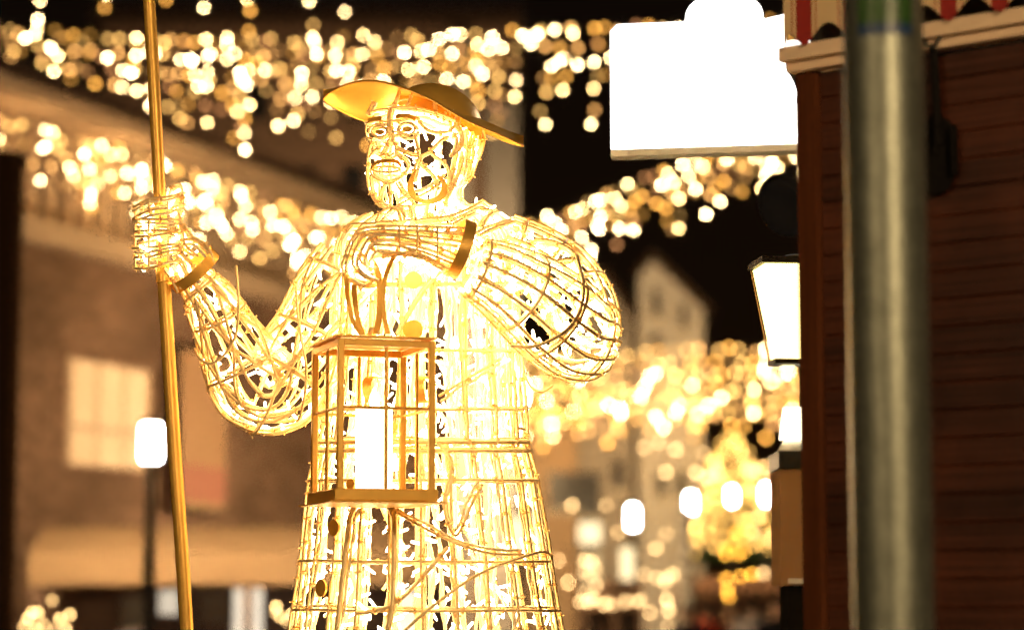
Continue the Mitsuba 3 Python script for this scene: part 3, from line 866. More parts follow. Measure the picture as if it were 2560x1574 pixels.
# garlands in the far street
for lab, pts, n in (('short light garland left of the lit fir tree', [(1615, 1125, 62), (1680, 1150, 62), (1760, 1165, 62), (1830, 1120, 62)], 18), ('short light garland right of the lit fir tree', [(1840, 1115, 64), (1900, 1150, 64), (1975, 1140, 64)], 14)):
    g = key('light_garland')
    tag(g, lab, 'string lights')
    C = catmull([at(*p) for p in pts], .1)
    add(f'{g}__cable', tube(C, .01, 5), 'dark_cord', True)
    for i in range(n):
        p = C[int((i + .5) / n * len(C))] - Z * RNG.uniform(.03, .5)
        bulb(f'{g}__bulb', p, .034, RNG.uniform(.3, .9), (1, .54, .18), 62)

# ================================================================== fir tree with lights
tag('lit_fir_tree', 'dark fir tree wound with golden lights at the far end of the street', 'tree')
TB = at(1835, 1500, 56); TB[2] = 0
TT = at(1828, 1085, 56)[2]
TZ0 = at(1835, 1390, 56)[2]
RAD = 105 / FPX * 56
add('lit_fir_tree__trunk', tube([TB, TB + Z * TT * .96], [.16, .03], 9), 'trunk_bark', True)
scene['needle'] = {'type': 'twosided', 'b': dict(type='diffuse', reflectance=rgb(.03, .055, .025))}
vs, fs = [], []
for i in range(5200):
    h = RNG.random() ** 1.3
    z = TZ0 + (TT - TZ0) * h
    rr = RAD * (1 - h) ** .9 * math.sqrt(RNG.uniform(.15, 1)) * (0.8 + .35 * math.sin(h * 34))
    a = RNG.uniform(0, 6.283)
    p = np.array([TB[0] + rr * math.cos(a), TB[1] + rr * math.sin(a), z - .12 * rr])
    d = np.array([math.cos(a), math.sin(a), -.35 + RNG.normal(0, .3)]); d /= np.linalg.norm(d)
    s = np.cross(d, RNG.normal(size=3)); s /= np.linalg.norm(s)
    o = len(vs)
    vs += [p - s * .035, p + s * .035, p + d * .22]
    fs.append([o, o + 1, o + 2])
add('lit_fir_tree__crown', trimesh.Trimesh(np.array(vs), np.array(fs), process=False), 'needle')
tag('tree_lights', 'golden fairy lights wound round the far fir tree', 'string lights')
W = []
for i in range(900):
    h = i / 900
    a = i * .115
    rr = RAD * (1 - h) ** .9 * 1.0 + .06
    W.append([TB[0] + rr * math.cos(a), TB[1] + rr * math.sin(a), TZ0 + (TT - TZ0) * h])
add('tree_lights__cable', tube(np.array(W), .008, 4), 'dark_cord', True)
for i in range(0, 900, 4):
    q = np.array(W[i]) + RNG.normal(0, .09, 3)
    if q[1] < TB[1] + .5:
        bulb('tree_lights__bulb', q, .034, RNG.uniform(.25, .7), (1, .52, .11), 56)
# amber chain hanging below the tree, from a stall front
tag('amber_light_chain', 'amber lights hanging in a bunch below the lit fir tree', 'string lights')
ch_ = [(1838, 1330), (1855, 1340), (1872, 1325), (1812, 1372), (1830, 1360), (1858, 1378), (1815, 1385), (1845, 1385), (1815, 1445), (1852, 1440), (1880, 1435), (1820, 1470), (1818, 1482), (1822, 1492)]
add('amber_light_chain__cable', tube(catmull([at(1880, 1320, 44), at(1815, 1380, 44), at(1880, 1435, 44), at(1820, 1495, 44)], .05), .008, 4), 'dark_cord', True)
for x, y in ch_:
    bulb('amber_light_chain__bulb', at(x, y, 44 + RNG.uniform(-.1, .1)), .028, RNG.uniform(.45, 1.1), (1, .42, .04), 48)

# ================================================================== street lamps
def street_lamp(label, px, py, Y, w, h, power, col=(1, .66, .30)):
    k = key('street_lamp')
    tag(k, label, 'street lamp', 'street lamps with opal glass along the street')
    p = at(px, py, Y)
    r, hh = w / 2, h / 2
    e = emit(f'{k}__globe', lathe([(0, -hh), (r * .8, -hh), (r, -hh * .8), (r, hh * .8), (r * .8, hh), (0, hh)], p, 20), col, power)
    add(f'{k}__cap', lathe([(0, hh + .003), (r * 1.15, hh + .003), (r * 1.1, hh + .03), (0, hh + .07)], p, 16), 'black_iron', 30)
    add(f'{k}__post', lathe([(0, 0), (.09, 0), (.09, .5), (.05, .6), (.04, p[2] - hh - .06), (r * .7, p[2] - hh - .05), (r * .7, p[2] - hh - .003), (0, p[2] - hh - .003)], (p[0], p[1], 0), 14), 'black_iron', 30)


street_lamp('street lamp with white opal glass left of the golden staff, before the lit window', 378, 1107, 20, .17, .30, 800, (1, .68, .36))
street_lamp('far street lamp right of the coat skirt, lowest of the far lamps', 1582, 1292, 36, .13, .32, 520)
street_lamp('far street lamp on the left flank of the lit fir tree', 1727, 1256, 42, .13, .30, 520)
street_lamp('far street lamp in front of the middle of the lit fir tree', 1830, 1240, 47, .12, .28, 520)
street_lamp('far street lamp on the right flank of the lit fir tree', 1915, 1236, 50, .12, .34, 520)
street_lamp('street lamp glowing through the wires behind the waist of the coat, right of the lantern', 1292, 985, 46, .30, .42, 1500, (1, .64, .30))
street_lamp('street lamp glowing through the wires behind the hand-held lantern', 985, 1120, 28, .17, .30, 520, (1, .68, .36))
for lab, lp, pw in (('street lamp just behind the viewer on the right, facing the hut front', (2.5, -3.0, 4.3), 820), ('street lamp behind the viewer on the far left side of the street', (-6.0, -4.0, 4.3), 400)):
    k = key('street_lamp')
    tag(k, lab, 'street lamp', 'street lamps with opal glass along the street')
    lp = np.array(lp)
    emit(f'{k}__globe', lathe([(0, -.2), (.12, -.2), (.16, -.15), (.16, .15), (.12, .2), (0, .2)], lp, 20), (1, .70, .36), pw)
    add(f'{k}__cap', lathe([(0, .203), (.18, .203), (.17, .23), (0, .27)], lp, 16), 'black_iron', 30)
    add(f'{k}__post', lathe([(0, 0), (.09, 0), (.09, .5), (.05, .6), (.04, 4.0), (.11, 4.05), (.11, 4.097), (0, 4.097)], (lp[0], lp[1], 0), 14), 'black_iron', 30)

# ================================================================== LEFT BUILDING
UA = np.array([0.362, 0.932, 0.0]); NA = np.array([0.932, -0.362, 0.0])
PA = at(60, 1500, 26.0); PA[2] = 0


def lb(px, py, out=0.0):
    """a point on the front of the left building: along, height"""
    p = on_plane(px, py, PA + NA * out, NA)
    return np.dot(p - PA, UA), p[2]


def LB(s, z, out=0.0):
    return PA + UA * s + Z * z + NA * out


tag('brick_building', 'brown brick house on the left with a lit orange window and pale ledge', 'building')
sl, sr = -6.0, lb(1130, 1500)[0]
z_e = lb(60, 262)[1]
z_c = lb(60, 545)[1]
wa = slab(LB(sl, 0, -6), UA * (sr - sl), NA * 6, Z * (z_c - .1))
add('brick_building__wall', wa, 'brick')
add('brick_building__upper_wall', slab(LB(sl, z_c - .1, -6), UA * (sr - sl), NA * 5.8, Z * (z_e - z_c + .1)), 'brown_render')
add('brick_building__ledge', slab(LB(sl, z_c - .26, .003), UA * (sr - sl), NA * .22, Z * .24), 'cream_render')
add('brick_building__eave', slab(LB(sl, z_e - .10, -.1), UA * (sr - sl), NA * .65, Z * .24), 'cream_render')
add('brick_building__roof', prism([(-.7, 0.15), (6.6, 1.55), (6.6, 1.45), (-.7, 0.0)], LB(sl, z_e + .02, 0), -NA, Z, UA * (sr - sl)), 'roof_tile')
s = sl + .2
while s < sr - .3:
    add('brick_building__mullion', slab(LB(s, z_c - .02, -.199), UA * .17, NA * .12, Z * (z_e - z_c - .08)), 'cream_render')
    add('brick_building__upper_pane', slab(LB(s + .18, z_c + .05, -.199), UA * .20, NA * .02, Z * (z_e - z_c - .25)), 'window_dark')
    s += .39
s0, zt = lb(170, 885); s1, zb = lb(362, 1165)
zt = lb(170, 890)[1]; zb = lb(170, 1160)[1]
wk = emit('brick_building__lit_window', slab(LB(s0, zb, .003), UA * (s1 - s0), NA * .03, Z * (zt - zb)), (1.0, 0.46, 0.15), 0.62, smooth=False)
labels[wk] = {'label': 'window lit warm orange from inside'}
for a in np.linspace(0, 1, 4):
    add('brick_building__lit_window__frame', slab(LB(s0 + (s1 - s0) * a - .01, zb - .03, .034), UA * .02, NA * .02, Z * (zt - zb + .06)), 'cream_render')
for a in (0, .36, 1):
    add('brick_building__lit_window__frame', slab(LB(s0, zb + (zt - zb) * a - .02, .036), UA * (s1 - s0), NA * .03, Z * .025), 'brown_render')
add('brick_building__string_course', slab(LB(sl, lb(60, 1375)[1] - .06, .003), UA * (sr - sl), NA * .08, Z * .1), 'brown_render')

tag('hanging_banner', 'long upright banner in red, yellow and pink on the brick house, behind the raised elbow', 'banner')
b0, bz1 = lb(452, 880, .25); b1, bz0 = lb(562, 1285, .25)
bz1 = lb(500, 880, .25)[1]; bz0 = lb(500, 1275, .25)[1]
add('hanging_banner__cloth', slab(LB(b0, bz0, .25), UA * (b1 - b0), NA * .01, Z * (bz1 - bz0)), 'banner_cloth')
add('hanging_banner__rod', tube([LB(b0 - .1, bz1 + .02, .255), LB(b1 + .1, bz1 + .02, .255)], .015, 8), 'black_iron', True)
for q in (b0 + .05, b1 - .05):
    add('hanging_banner__bracket', tube([LB(q, bz1 + .03, .003), LB(q, bz1 + .03, .27)], .012, 8), 'black_iron', True)

tag('timber_post', 'dark brown timber post at the left edge of the photo', 'post')
tp = at(-16, 1500, 17); tp[2] = 0
add('timber_post__shaft', slab(tp - [.28, 0, 0], (.36, 0, 0), (0, .3, 0), Z * (at(0, 400, 17)[2])), 'dark_timber')
add('timber_post__cap', slab(tp + [-.31, -.03, at(0, 400, 17)[2] + .001], (.42, 0, 0), (0, .36, 0), Z * .06), 'dark_timber')

# tall house behind
tag('tall_house', 'tall dark house far behind the hat, with paler corner pilasters', 'building')
a, b = at(230, 1500, 50), at(1296, 1500, 50)
zt = at(700, 62, 50)[2]
add('tall_house__wall', slab((a[0], 50, 0), (b[0] - a[0] - .05, 0, 0), (0, 9, 0), Z * zt), 'brown_render')
for x0, x1 in ((1128, 1184), (1214, 1296)):
    p, q = at(x0, 300, 49.8), at(x1, 300, 49.8)
    add('tall_house__pilaster', slab((p[0], 49.7, 0), (q[0] - p[0], 0, 0), (0, .295, 0), Z * at(700, 90 if x0 < 1200 else 255, 49.7)[2]), 'pale_render')
add('tall_house__cornice', slab((a[0] - .2, 49.5, zt + .002), (b[0] - a[0] + .3, 0, 0), (0, 9.5, 0), Z * .25), 'roof_tile')
for x in (620, 740, 860, 980, 1070):
    for y in (190, 420, 640):
        p, q = at(x, y, 50), at(x + 50, y + 110, 50)
        add('tall_house__window', slab((p[0], 49.95, q[2]), (q[0] - p[0], 0, 0), (0, .04, 0), Z * (p[2] - q[2])), 'window_dark')

# far gabled houses
def gabled(label, px0, px1, peak, eave_l, eave_r, Y, mat, wins):
    k = key('gabled_house')
    tag(k, label, 'building')
    pts = [at(px0, 1500, Y)[[0, 2]] * [1, 0], at(px1, 1500, Y)[[0, 2]] * [1, 0], at(px1, eave_r, Y)[[0, 2]], at(*peak, Y)[[0, 2]], at(px0, eave_l, Y)[[0, 2]]]
    add(f'{k}__wall', prism([tuple(p) for p in pts], (0, Y, 0), (1, 0, 0), Z, (0, 12, 0)), mat)
    for (x0, y0), (x1, y1) in ((peak, (px1, eave_r)), ((px0, eave_l), peak)):
        p, q = at(x0, y0, Y), at(x1, y1, Y)
        d = (q - p) / np.linalg.norm(q - p); up_ = np.array([-d[2], 0, d[0]])
        add(f'{k}__roof', slab(p + up_ * .004 - [0, .3, 0], q - p + d * .15, (0, 12.5, 0), up_ * .16), 'roof_tile')
    for x0, y0, x1, y1 in wins:
        p, q = at(x0, y0, Y), at(x1, y1, Y)
        w = add(f'{k}__window', slab((p[0], Y - .04, q[2]), (q[0] - p[0], 0, 0), (0, .037, 0), Z * (p[2] - q[2])), 'window_dark')
        add(f'{w}__frame', slab((p[0] - .08, Y - .08, q[2] - .12), (q[0] - p[0] + .16, 0, 0), (0, .077, 0), Z * .1), 'white_paint')


gabled('white gabled house front right of the bent elbow, the whiter of the two', 1598, 1758, (1632, 650), 690, 775, 59.4, 'white_render', [(1632, 725, 1650, 790), (1700, 760, 1716, 820), (1630, 830, 1650, 880), (1640, 1180, 1665, 1240), (1690, 1180, 1715, 1240)])
gabled('pale gabled house half hidden by the bent elbow', 1442, 1580, (1505, 690), 780, 800, 59.8, 'pale_render', [(1530, 780, 1548, 850), (1380, 1180, 1500, 1290), (1530, 1150, 1560, 1220)])
gabled('low beige house behind the right side of the coat skirt', 1240, 1440, (1340, 1010), 1060, 1070, 59.1, 'cream_render', [(1372, 1180, 1440, 1270), (1290, 1180, 1330, 1270)])

# ================================================================== HUT
C0 = at(2019, 1500, 5.03); C0[2] = 0
UH = np.array([0.777, -0.629, 0]); NH = np.array([-0.629, -0.777, 0])


def HU(s, z, out=0.0):
    return C0 + UH * s + Z * z + NH * out


def hu(px, py, out=0.0):
    p = on_plane(px, py, C0 + NH * out, NH)
    return np.dot(p - C0, UH), p[2]


tag('wooden_hut', 'dark red-brown wooden market hut with a beige beam and striped awning, at the right edge', 'hut')
z_top = hu(2100, 172)[1]
nb = 52
bh = z_top / nb
for i in range(nb):
    d = .016 + RNG.uniform(-.0006, .0006)
    add('wooden_hut__wall_board', prism([(0, .0), (d - .003, .0), (d, .003), (d, bh - .004), (d - .003, bh - .0006), (0, bh - .0006)], HU(.05, i * bh, -d), NH, Z, UH * 1.25), 'hut_wood')
add('wooden_hut__corner_post', bar(HU(.022, 0, -.02), HU(.022, z_top, -.02), .055, .07, NH), 'post_wood')
add('wooden_hut__side_wall', slab(HU(.0, 0, -.057), UH * .03, -NH * 2.4, Z * z_top), 'hut_wood')
add('wooden_hut__back_wall', slab(HU(.05, 0, -.03), UH * 1.2, -NH * .012, Z * z_top), 'dark_paint')
bb = hu(1958, 190)
add('wooden_hut__beam', slab(HU(hu(1961, 160, .03)[0], z_top + .022, .004), UH * 1.4, NH * .05, Z * .030), 'beige_paint')
add('wooden_hut__beam', slab(HU(hu(1970, 160, .03)[0], z_top + .001, .002), UH * 1.4, NH * .034, Z * .0195), 'beige_paint')
add('wooden_hut__side_beam', slab(HU(-.01, z_top - .1, -.1), UH * .04, -NH * 2.3, Z * .15), 'beige_paint')
add('wooden_hut__gable_board', slab(HU(-.035, z_top + .055, -.10), UH * 1.4, -NH * .02, Z * .3), 'dark_paint')
add('wooden_hut__roof_edge', slab(HU(hu(1918, 10, .075)[0], z_top + .178, .06), UH * 1.5, NH * .03, Z * .04), 'beige_paint')
add('wooden_hut__roof', slab(HU(-.05, z_top + .22, -2.5), UH * 1.46, NH * 2.59, Z * .03), 'dark_paint')
# scalloped valance: one cloth
SR = float(hu(2372, 30, .064)[0])
sv_ = hu(1960, 60, .064)[0]
pts = [(sv_, 0), (sv_, zs_ := hu(2375, 52, .064)[1] - (z_top + .178))]
for x_ in np.linspace(sv_, 1.05, 260):
    if x_ > SR - .113 * 3.35:
        q_ = abs(math.sin(math.pi * (x_ - SR) / .113))
        pts.append((x_, zs_ + .040 * q_ ** 1.5))
pts.append((1.05, 0))
va = prism(Polygon(pts).buffer(0), HU(0, z_top + .178, .062), UH, Z, NH * .004)
add('wooden_hut__valance', va, 'awning_cloth')
for sx in (.30, .62):
    add('wooden_hut__awning_arm', bar(HU(sx, z_top + .06, .0), HU(sx - .03, z_top + .17, .055), .012, .012, NH), 'dark_paint')

# shovel on the wall
tag('coal_shovel', 'dark long-handled iron shovel hanging on the hut wall, right of the steel pole', 'shovel')
h0, h1, h2 = hu(2352, 118), hu(2364, 330), hu(2356, 480)
add('coal_shovel__handle', tube([HU(h0[0], h0[1], .03), HU(h1[0], h1[1] - .03, .03)], .0085, 12), 'soot', True)
x, zt_, zb_ = h2[0], hu(2360, 325)[1], hu(2360, 488)[1]
bw = .5 * (hu(2405, 400)[0] - hu(2312, 400)[0])
out = Polygon([(-bw, 0), (-bw * .98, -(zt_ - zb_) * .75), (-bw * .6, -(zt_ - zb_) * .97), (0, -(zt_ - zb_)), (bw * .6, -(zt_ - zb_) * .95), (bw, -(zt_ - zb_) * .7), (bw, 0), (bw * .2, .03), (-bw * .2, .03)])
add('coal_shovel__blade', prism(out, HU(x, zt_, .018), UH, Z, NH * .004), 'soot')
add('coal_shovel__blade_edge', cat([slab(HU(x - bw - .004, zt_ - .1, .018), UH * .004, NH * .022, Z * .1), slab(HU(x + bw + .0005, zt_ - .1, .018), UH * .004, NH * .022, Z * .1)]), 'soot')
add('coal_shovel__socket', tube([HU(h1[0], h1[1] + .01, .03), HU(x, zt_ - .05, .026)], [.011, .006], 10), 'soot', True)
add('wall_hook', tube(catmull([HU(h0[0] - .012, h0[1] + .012, .045), HU(h0[0] - .002, h0[1] - .008, .05), HU(h0[0] + .014, h0[1] - .008, .05), HU(h0[0] + .024, h0[1] + .012, .045)], .005), .004, 8), 'black_iron', True)
tag('wall_hook', 'small iron hook that holds the shovel on the hut wall', 'hook')

# round iron pan by the hut corner
tag('round_pan', 'black round iron pan hanging in the dark left of the hut corner', 'pan')
pc = at(1952, 515, 7.5)
pn = np.array([.55, -.83, .06]); pn /= np.linalg.norm(pn)
pan = lathe([(0, 0), (.084, 0), (.098, .02), (.103, .02), (.088, -.005), (0, -.005)], (0, 0, 0), 36)
pan.apply_transform(trimesh.geometry.align_vectors([0, 0, 1], pn)); pan.apply_translation(pc)
add('round_pan__dish', pan, 'soot', 30)
add('round_pan__handle', tube([pc + np.array([.06, .02, .03]), pc + np.array([.30, .03, .05])], .007, 8), 'soot', True)

# ================================================================== sign, wall lantern
tag('light_box_sign', 'blank glaring white light-box sign with a round arched top, beside the hut', 'sign')
SY = 6.7
o = at(1527, 372, SY); p = at(1962, 368, SY); t = at(1523, 62, SY)
sx = (p - o); sx[1] = -.06; Ls = np.linalg.norm(sx); ux = sx / Ls; uz = Z
H1 = t[2] - o[2]
pw = Ls / 440.0
arch = [(185 * pw + 0, H1)] + [(287 * pw - 98 * pw * math.cos(a), H1 + 70 * pw * math.sin(a) ** .75) for a in np.linspace(0.02, math.pi - .02, 20)] + [(389 * pw, H1)]
poly = Polygon([(0, 0), (474 * pw, 0), (474 * pw, 120 * pw), (440 * pw, 190 * pw), (440 * pw, H1 + 10 * pw)] + arch[::-1] + [(0.02, H1 - .0), (0, H1 - .02)]).buffer(0)
ny = np.cross(ux, uz)
emit('light_box_sign__panel', prism(poly, o, ux, uz, -ny * .06), (1.0, .98, .93), 5.0, smooth=False)
add('light_box_sign__tray', slab(o - uz * .022 + ny * .003, ux * Ls * 1.07, -ny * .066, uz * .0195), 'white_paint')
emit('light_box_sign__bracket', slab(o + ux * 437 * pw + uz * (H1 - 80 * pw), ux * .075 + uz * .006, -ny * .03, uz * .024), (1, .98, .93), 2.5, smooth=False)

for zz in (.12, H1 - .12):
    sp = o + ux * Ls * 1.0 + uz * zz - ny * .03
    add('light_box_sign__arm', bar(sp, sp + UH * (-np.dot(sp - C0, UH) - .002), .02, .02, Z), 'dark_paint')
tag('wall_lantern', 'tapered lantern with bright yellow-white glass at the corner of the hut', 'lantern')
LY = 6.35
cl = at(1968, 790, LY)
top_w, bot_w = 150 / FPX * LY, 76 / FPX * LY
zt2, zb2 = at(1960, 668, LY)[2], at(1960, 906, LY)[2]
ca, sa = math.cos(.12), math.sin(.12)
rot = lambda x, y: np.array([x * ca - y * sa, x * sa + y * ca])


def frust(hw0, hw1, z0, z1):
    v = [np.append(cl[:2] + rot(sx_ * h, sy_ * h), z) for z, h in ((z0, hw0), (z1, hw1)) for sx_, sy_ in ((-1, -1), (1, -1), (1, 1), (-1, 1))]
    f = [[0, 2, 1], [0, 3, 2], [4, 5, 6], [4, 6, 7]] + [x for i in range(4) for x in ([i, (i + 1) % 4, 4 + (i + 1) % 4], [i, 4 + (i + 1) % 4, 4 + i])]
    return trimesh.Trimesh(v, f, process=False)


emit('wall_lantern__glass', frust(bot_w / 2 - .004, top_w / 2 - .004, zb2 + .008, zt2), (1.0, .78, .24), 4.0, smooth=False)
for sx_, sy_ in ((1, 1), (-1, 1)):
    a = np.append(cl[:2] + rot(sx_ * bot_w / 2, sy_ * bot_w / 2), zb2); b = np.append(cl[:2] + rot(sx_ * top_w / 2, sy_ * top_w / 2), zt2)
    add('wall_lantern__frame_bar', bar(a, b, .0025, .0025, (0, 1, 0)), 'tan_paint')
add('wall_lantern__lid', frust(top_w / 2 + .008, top_w / 2 + .006, zt2 + .001, zt2 + .018), 'black_iron')
add('wall_lantern__base', frust(bot_w / 2 + .004, bot_w / 2 + .004, zb2 - .006, zb2 + .006), 'black_iron')
emit('wall_lantern__finial', frust(.006, .016, zb2 - .05, zb2 - .008), (1, .86, .45), 2.0, smooth=False)
def wall_point(p):
    """where a level arm from p meets the side wall of the hut"""
    return p + UH * (-np.dot(p - C0, UH) - .002)


la = np.append(cl[:2], zt2 + .026)
add('wall_lantern__bracket', bar(la, wall_point(la), .014, .012, Z), 'black_iron')

# tan cupboard with a lamp on it
tag('tan_cupboard', 'tan cupboard with a dark lid standing close beside the hut corner', 'cupboard')
KY = 6.8
k0, k1 = at(1953, 1455, KY), at(2040, 1455, KY)
zl = at(1960, 1172, KY)[2]
add('tan_cupboard__stand', slab((k0[0] + .02, KY + .02, 0), (k1[0] - k0[0] - .04, 0, 0), (0, .2, 0), Z * (at(1960, 1462, KY)[2] - .002)), 'soot')
add('tan_cupboard__body', slab((k0[0], KY, at(1960, 1462, KY)[2]), (k1[0] - k0[0], 0, 0), (0, .25, 0), Z * zl - Z * at(1960, 1462, KY)[2]), 'tan_paint')
add('tan_cupboard__lid', slab((k0[0] - .004, KY - .012, zl + .002), (k1[0] - k0[0] + .008, 0, 0), (0, .27, 0), Z * (at(1960, 1128, KY)[2] - zl)), 'black_iron')
hp = at(1990, 1452, KY)
add('tan_cupboard__handle', slab((hp[0] - .022, KY - .014, hp[2] - .006), (.045, 0, 0), (0, .012, 0), Z * .014), 'white_paint')
tag('cupboard_lamp', 'white shaded lamp glowing on top of the tan cupboard', 'lamp')
zq = at(1960, 1128, KY)[2] + .0025
lc = np.array([at(1995, 1128, KY)[0], KY + .1, zq])
zr = at(1960, 1093, KY)[2] - zq
zs2 = at(1960, 1012, KY)[2] - zq
add('cupboard_lamp__foot', lathe([(0, 0), (.05, 0), (.03, zr * .9), (0, zr * .9)], lc, 20), 'white_paint', 30)
emit('cupboard_lamp__shade', lathe([(0, zr), (.042, zr), (.040, zr + .02), (.030, zs2), (0, zs2)], lc, 24), (1, .84, .55), 5.0)

# ================================================================== steel pole
tag('steel_pole', 'thick galvanised steel pole in front of the hut, out of focus', 'pole')
pp = at(2224, 1000, 3.97)
PR = .0665
add('steel_pole__tube', lathe([(0, 0), (PR, 0), (PR, 4.2), (0, 4.2)], (pp[0], pp[1], 0), 64), 'galvanised', 30)
view = math.atan2(-pp[1], -pp[0])


def patch(z0, z1, a0, a1, off):
    a = np.linspace(view + a0, view + a1, 24)
    v = np.vstack([np.stack([pp[0] + (PR + o_) * np.cos(a), pp[1] + (PR + o_) * np.sin(a), np.full(24, z)], 1) for o_ in (.0006, off) for z in (z0, z1)])
    f = []
    for i in range(23):
        f += [[48 + i, 48 + i + 1, 72 + i + 1], [48 + i, 72 + i + 1, 72 + i], [72 + i, 72 + i + 1, 24 + i + 1], [72 + i, 24 + i + 1, 24 + i], [i, i + 1, 48 + i + 1], [i, 48 + i + 1, 48 + i]]
    return trimesh.Trimesh(v, f)


za = at(2200, 58, pp[1] - PR)[2]; zb3 = at(2200, 84, pp[1] - PR)[2]
add('steel_pole__sticker', patch(za + .001, za + .28, -.62, .75, .0016), 'sticker_green')
add('steel_pole__sticker_edge', patch(zb3, za, -.62, .75, .0018), 'sticker_blue')

# ================================================================== far market: stalls, lit fronts, people
def stall(label, px0, px1, py_top, py_bot, Y, mat, back='brown_render', depth=1.6):
    k = key('market_stall')
    tag(k, label, 'market stall')
    a, b = at(px0, py_top, Y), at(px1, py_bot, Y)
    w = b[0] - a[0]
    add(f'{k}__canopy', prism([(0, 0), (0, a[2] - b[2]), (depth * .5, a[2] - b[2] + .25), (depth, a[2] - b[2]), (depth, 0)], (a[0], Y, b[2]), (0, 1, 0), Z, (w, 0, 0)), mat)
    for x in (.03, w * .5, w - .09):
        add(f'{k}__post', slab((a[0] + x, Y + .03, 0), (.07, 0, 0), (0, .07, 0), Z * (b[2] - .001)), 'brown_render')
    add(f'{k}__back', slab((a[0], Y + depth - .1, 0), (w, 0, 0), (0, .05, 0), Z * (b[2] - .001)), back)
    add(f'{k}__counter', slab((a[0] + .12, Y + .12, 0), (w - .24, 0, 0), (0, .5, 0), Z * .95), 'post_wood')
    return k, a, b


stall('wide stall with a beige canopy under the brick house, crossed by the golden staff', 70, 1150, 1378, 1462, 22, 'tan_cloth')
for nm, lab, px0, px1, py0, py1, mat in (('price_board', 'white lit-up upright board under the beige canopy, left of the coat skirt', 585, 655, 1470, 1590, None), ('price_board', 'grey-green board under the beige canopy, just right of the staff', 500, 582, 1482, 1560, 'pale_render'),
                                         ('price_board', 'pale board under the beige canopy, left of the staff', 300, 360, 1490, 1590, 'pale_render'), ('price_board', 'narrow lit-up cream board under the beige canopy behind the staff', 398, 446, 1475, 1535, None)):
    a, b = at(px0, py0, 22.75), at(px1, py1, 22.75)
    sl_ = slab((a[0], 22.75, b[2]), (b[0] - a[0], 0, 0), (0, .03, 0), Z * (a[2] - b[2]))
    k = add(nm, sl_, mat) if mat else emit(nm, sl_, (1.0, .86, .66), 1.0 if px0 > 500 else .7, smooth=False)
    tag(k, lab, 'board')
for lab, pts in (('cluster of warm bulbs in the lower left corner of the photo', [(70, 1545), (95, 1530), (130, 1500), (60, 1565), (110, 1560), (150, 1545), (175, 1535), (90, 1570), (135, 1575), (165, 1572), (80, 1530)]),
                 ('warm bulbs just left of the coat skirt, near the lower edge of the photo', [(690, 1515), (700, 1540), (715, 1550), (690, 1530), (740, 1560), (760, 1565), (730, 1535)])):
    g = key('bulb_cluster')
    tag(g, lab, 'string lights')
    C = [at(x, y, 20.5 + .05 * i) for i, (x, y) in enumerate(pts)]
    add(f'{g}__cable', tube(catmull(C, .03), .004, 4), 'dark_cord', True)
    for c in C:
        bulb(f'{g}__bulb', c, .017, RNG.uniform(.6, 1.8), (1, .6, .22), 20)

stall('far stall edged with white bulbs right of the coat skirt', 1448, 1612, 1492, 1522, 34, 'brown_render')
stall('far stall with a dark cloth roof below the lit fir tree', 1700, 1960, 1474, 1500, 46, 'brown_cloth')
for lab, Y, lst, r in (('rows of white bulbs along the roof edge and post of the far stall', 33.8, [(x, 1503 + 3 * math.sin(x)) for x in range(1452, 1610, 17)] + [(1462 + (i % 3) * 14, y) for i, y in enumerate(range(1388, 1500, 14))], .034),
                       ('row of bulbs on a T-shaped stand right of the far stall', 40, [(x, 1440 + 4 * math.sin(x)) for x in range(1612, 1695, 24)] + [(1672 + 5 * math.sin(y), y) for y in range(1462, 1580, 33)], .03)):
    g = key('bulb_cluster')
    tag(g, lab, 'string lights')
    C = [at(x, y, Y) for x, y in lst]
    add(f'{g}__cable', tube(catmull(C, .05), .005, 4), 'dark_cord', True)
    for c in C:
        bulb(f'{g}__bulb', c + [RNG.normal(0, .03), 0, RNG.normal(0, .03)], r, RNG.uniform(.3, 1.2), (1, .62, .26), Y)
for lab, Y, lst, r in (('few scattered pale bulbs just left of the tan cupboard', 42, [(1897, 1288), (1958, 1412), (1908, 1432), (1882, 1330), (1925, 1345)], .034),
                       ('string of soft bulbs high between the fir tree and the garland left of it', 55, [(1648, 1105), (1690, 1122), (1760, 1132), (1610, 1118), (1780, 1190), (1740, 1180), (1665, 1180)], .034),
                       ('scattered soft bulbs around the street lamp right of the coat skirt', 48, [(1430, 1262), (1545, 1330), (1640, 1370), (1665, 1335), (1515, 1262), (1395, 1400), (1420, 1455), (1625, 1530), (1600, 1560)], .03)):
    g = key('bulb_cluster')
    tag(g, lab, 'string lights')
    C = [at(x, y, Y) for x, y in lst]
    add(f'{g}__cable', tube(catmull(C, .05), .004, 4), 'dark_cord', True)
    for c in C:
        bulb(f'{g}__bulb', c, r, RNG.uniform(.35, 1.0), (1, .60, .24), Y)
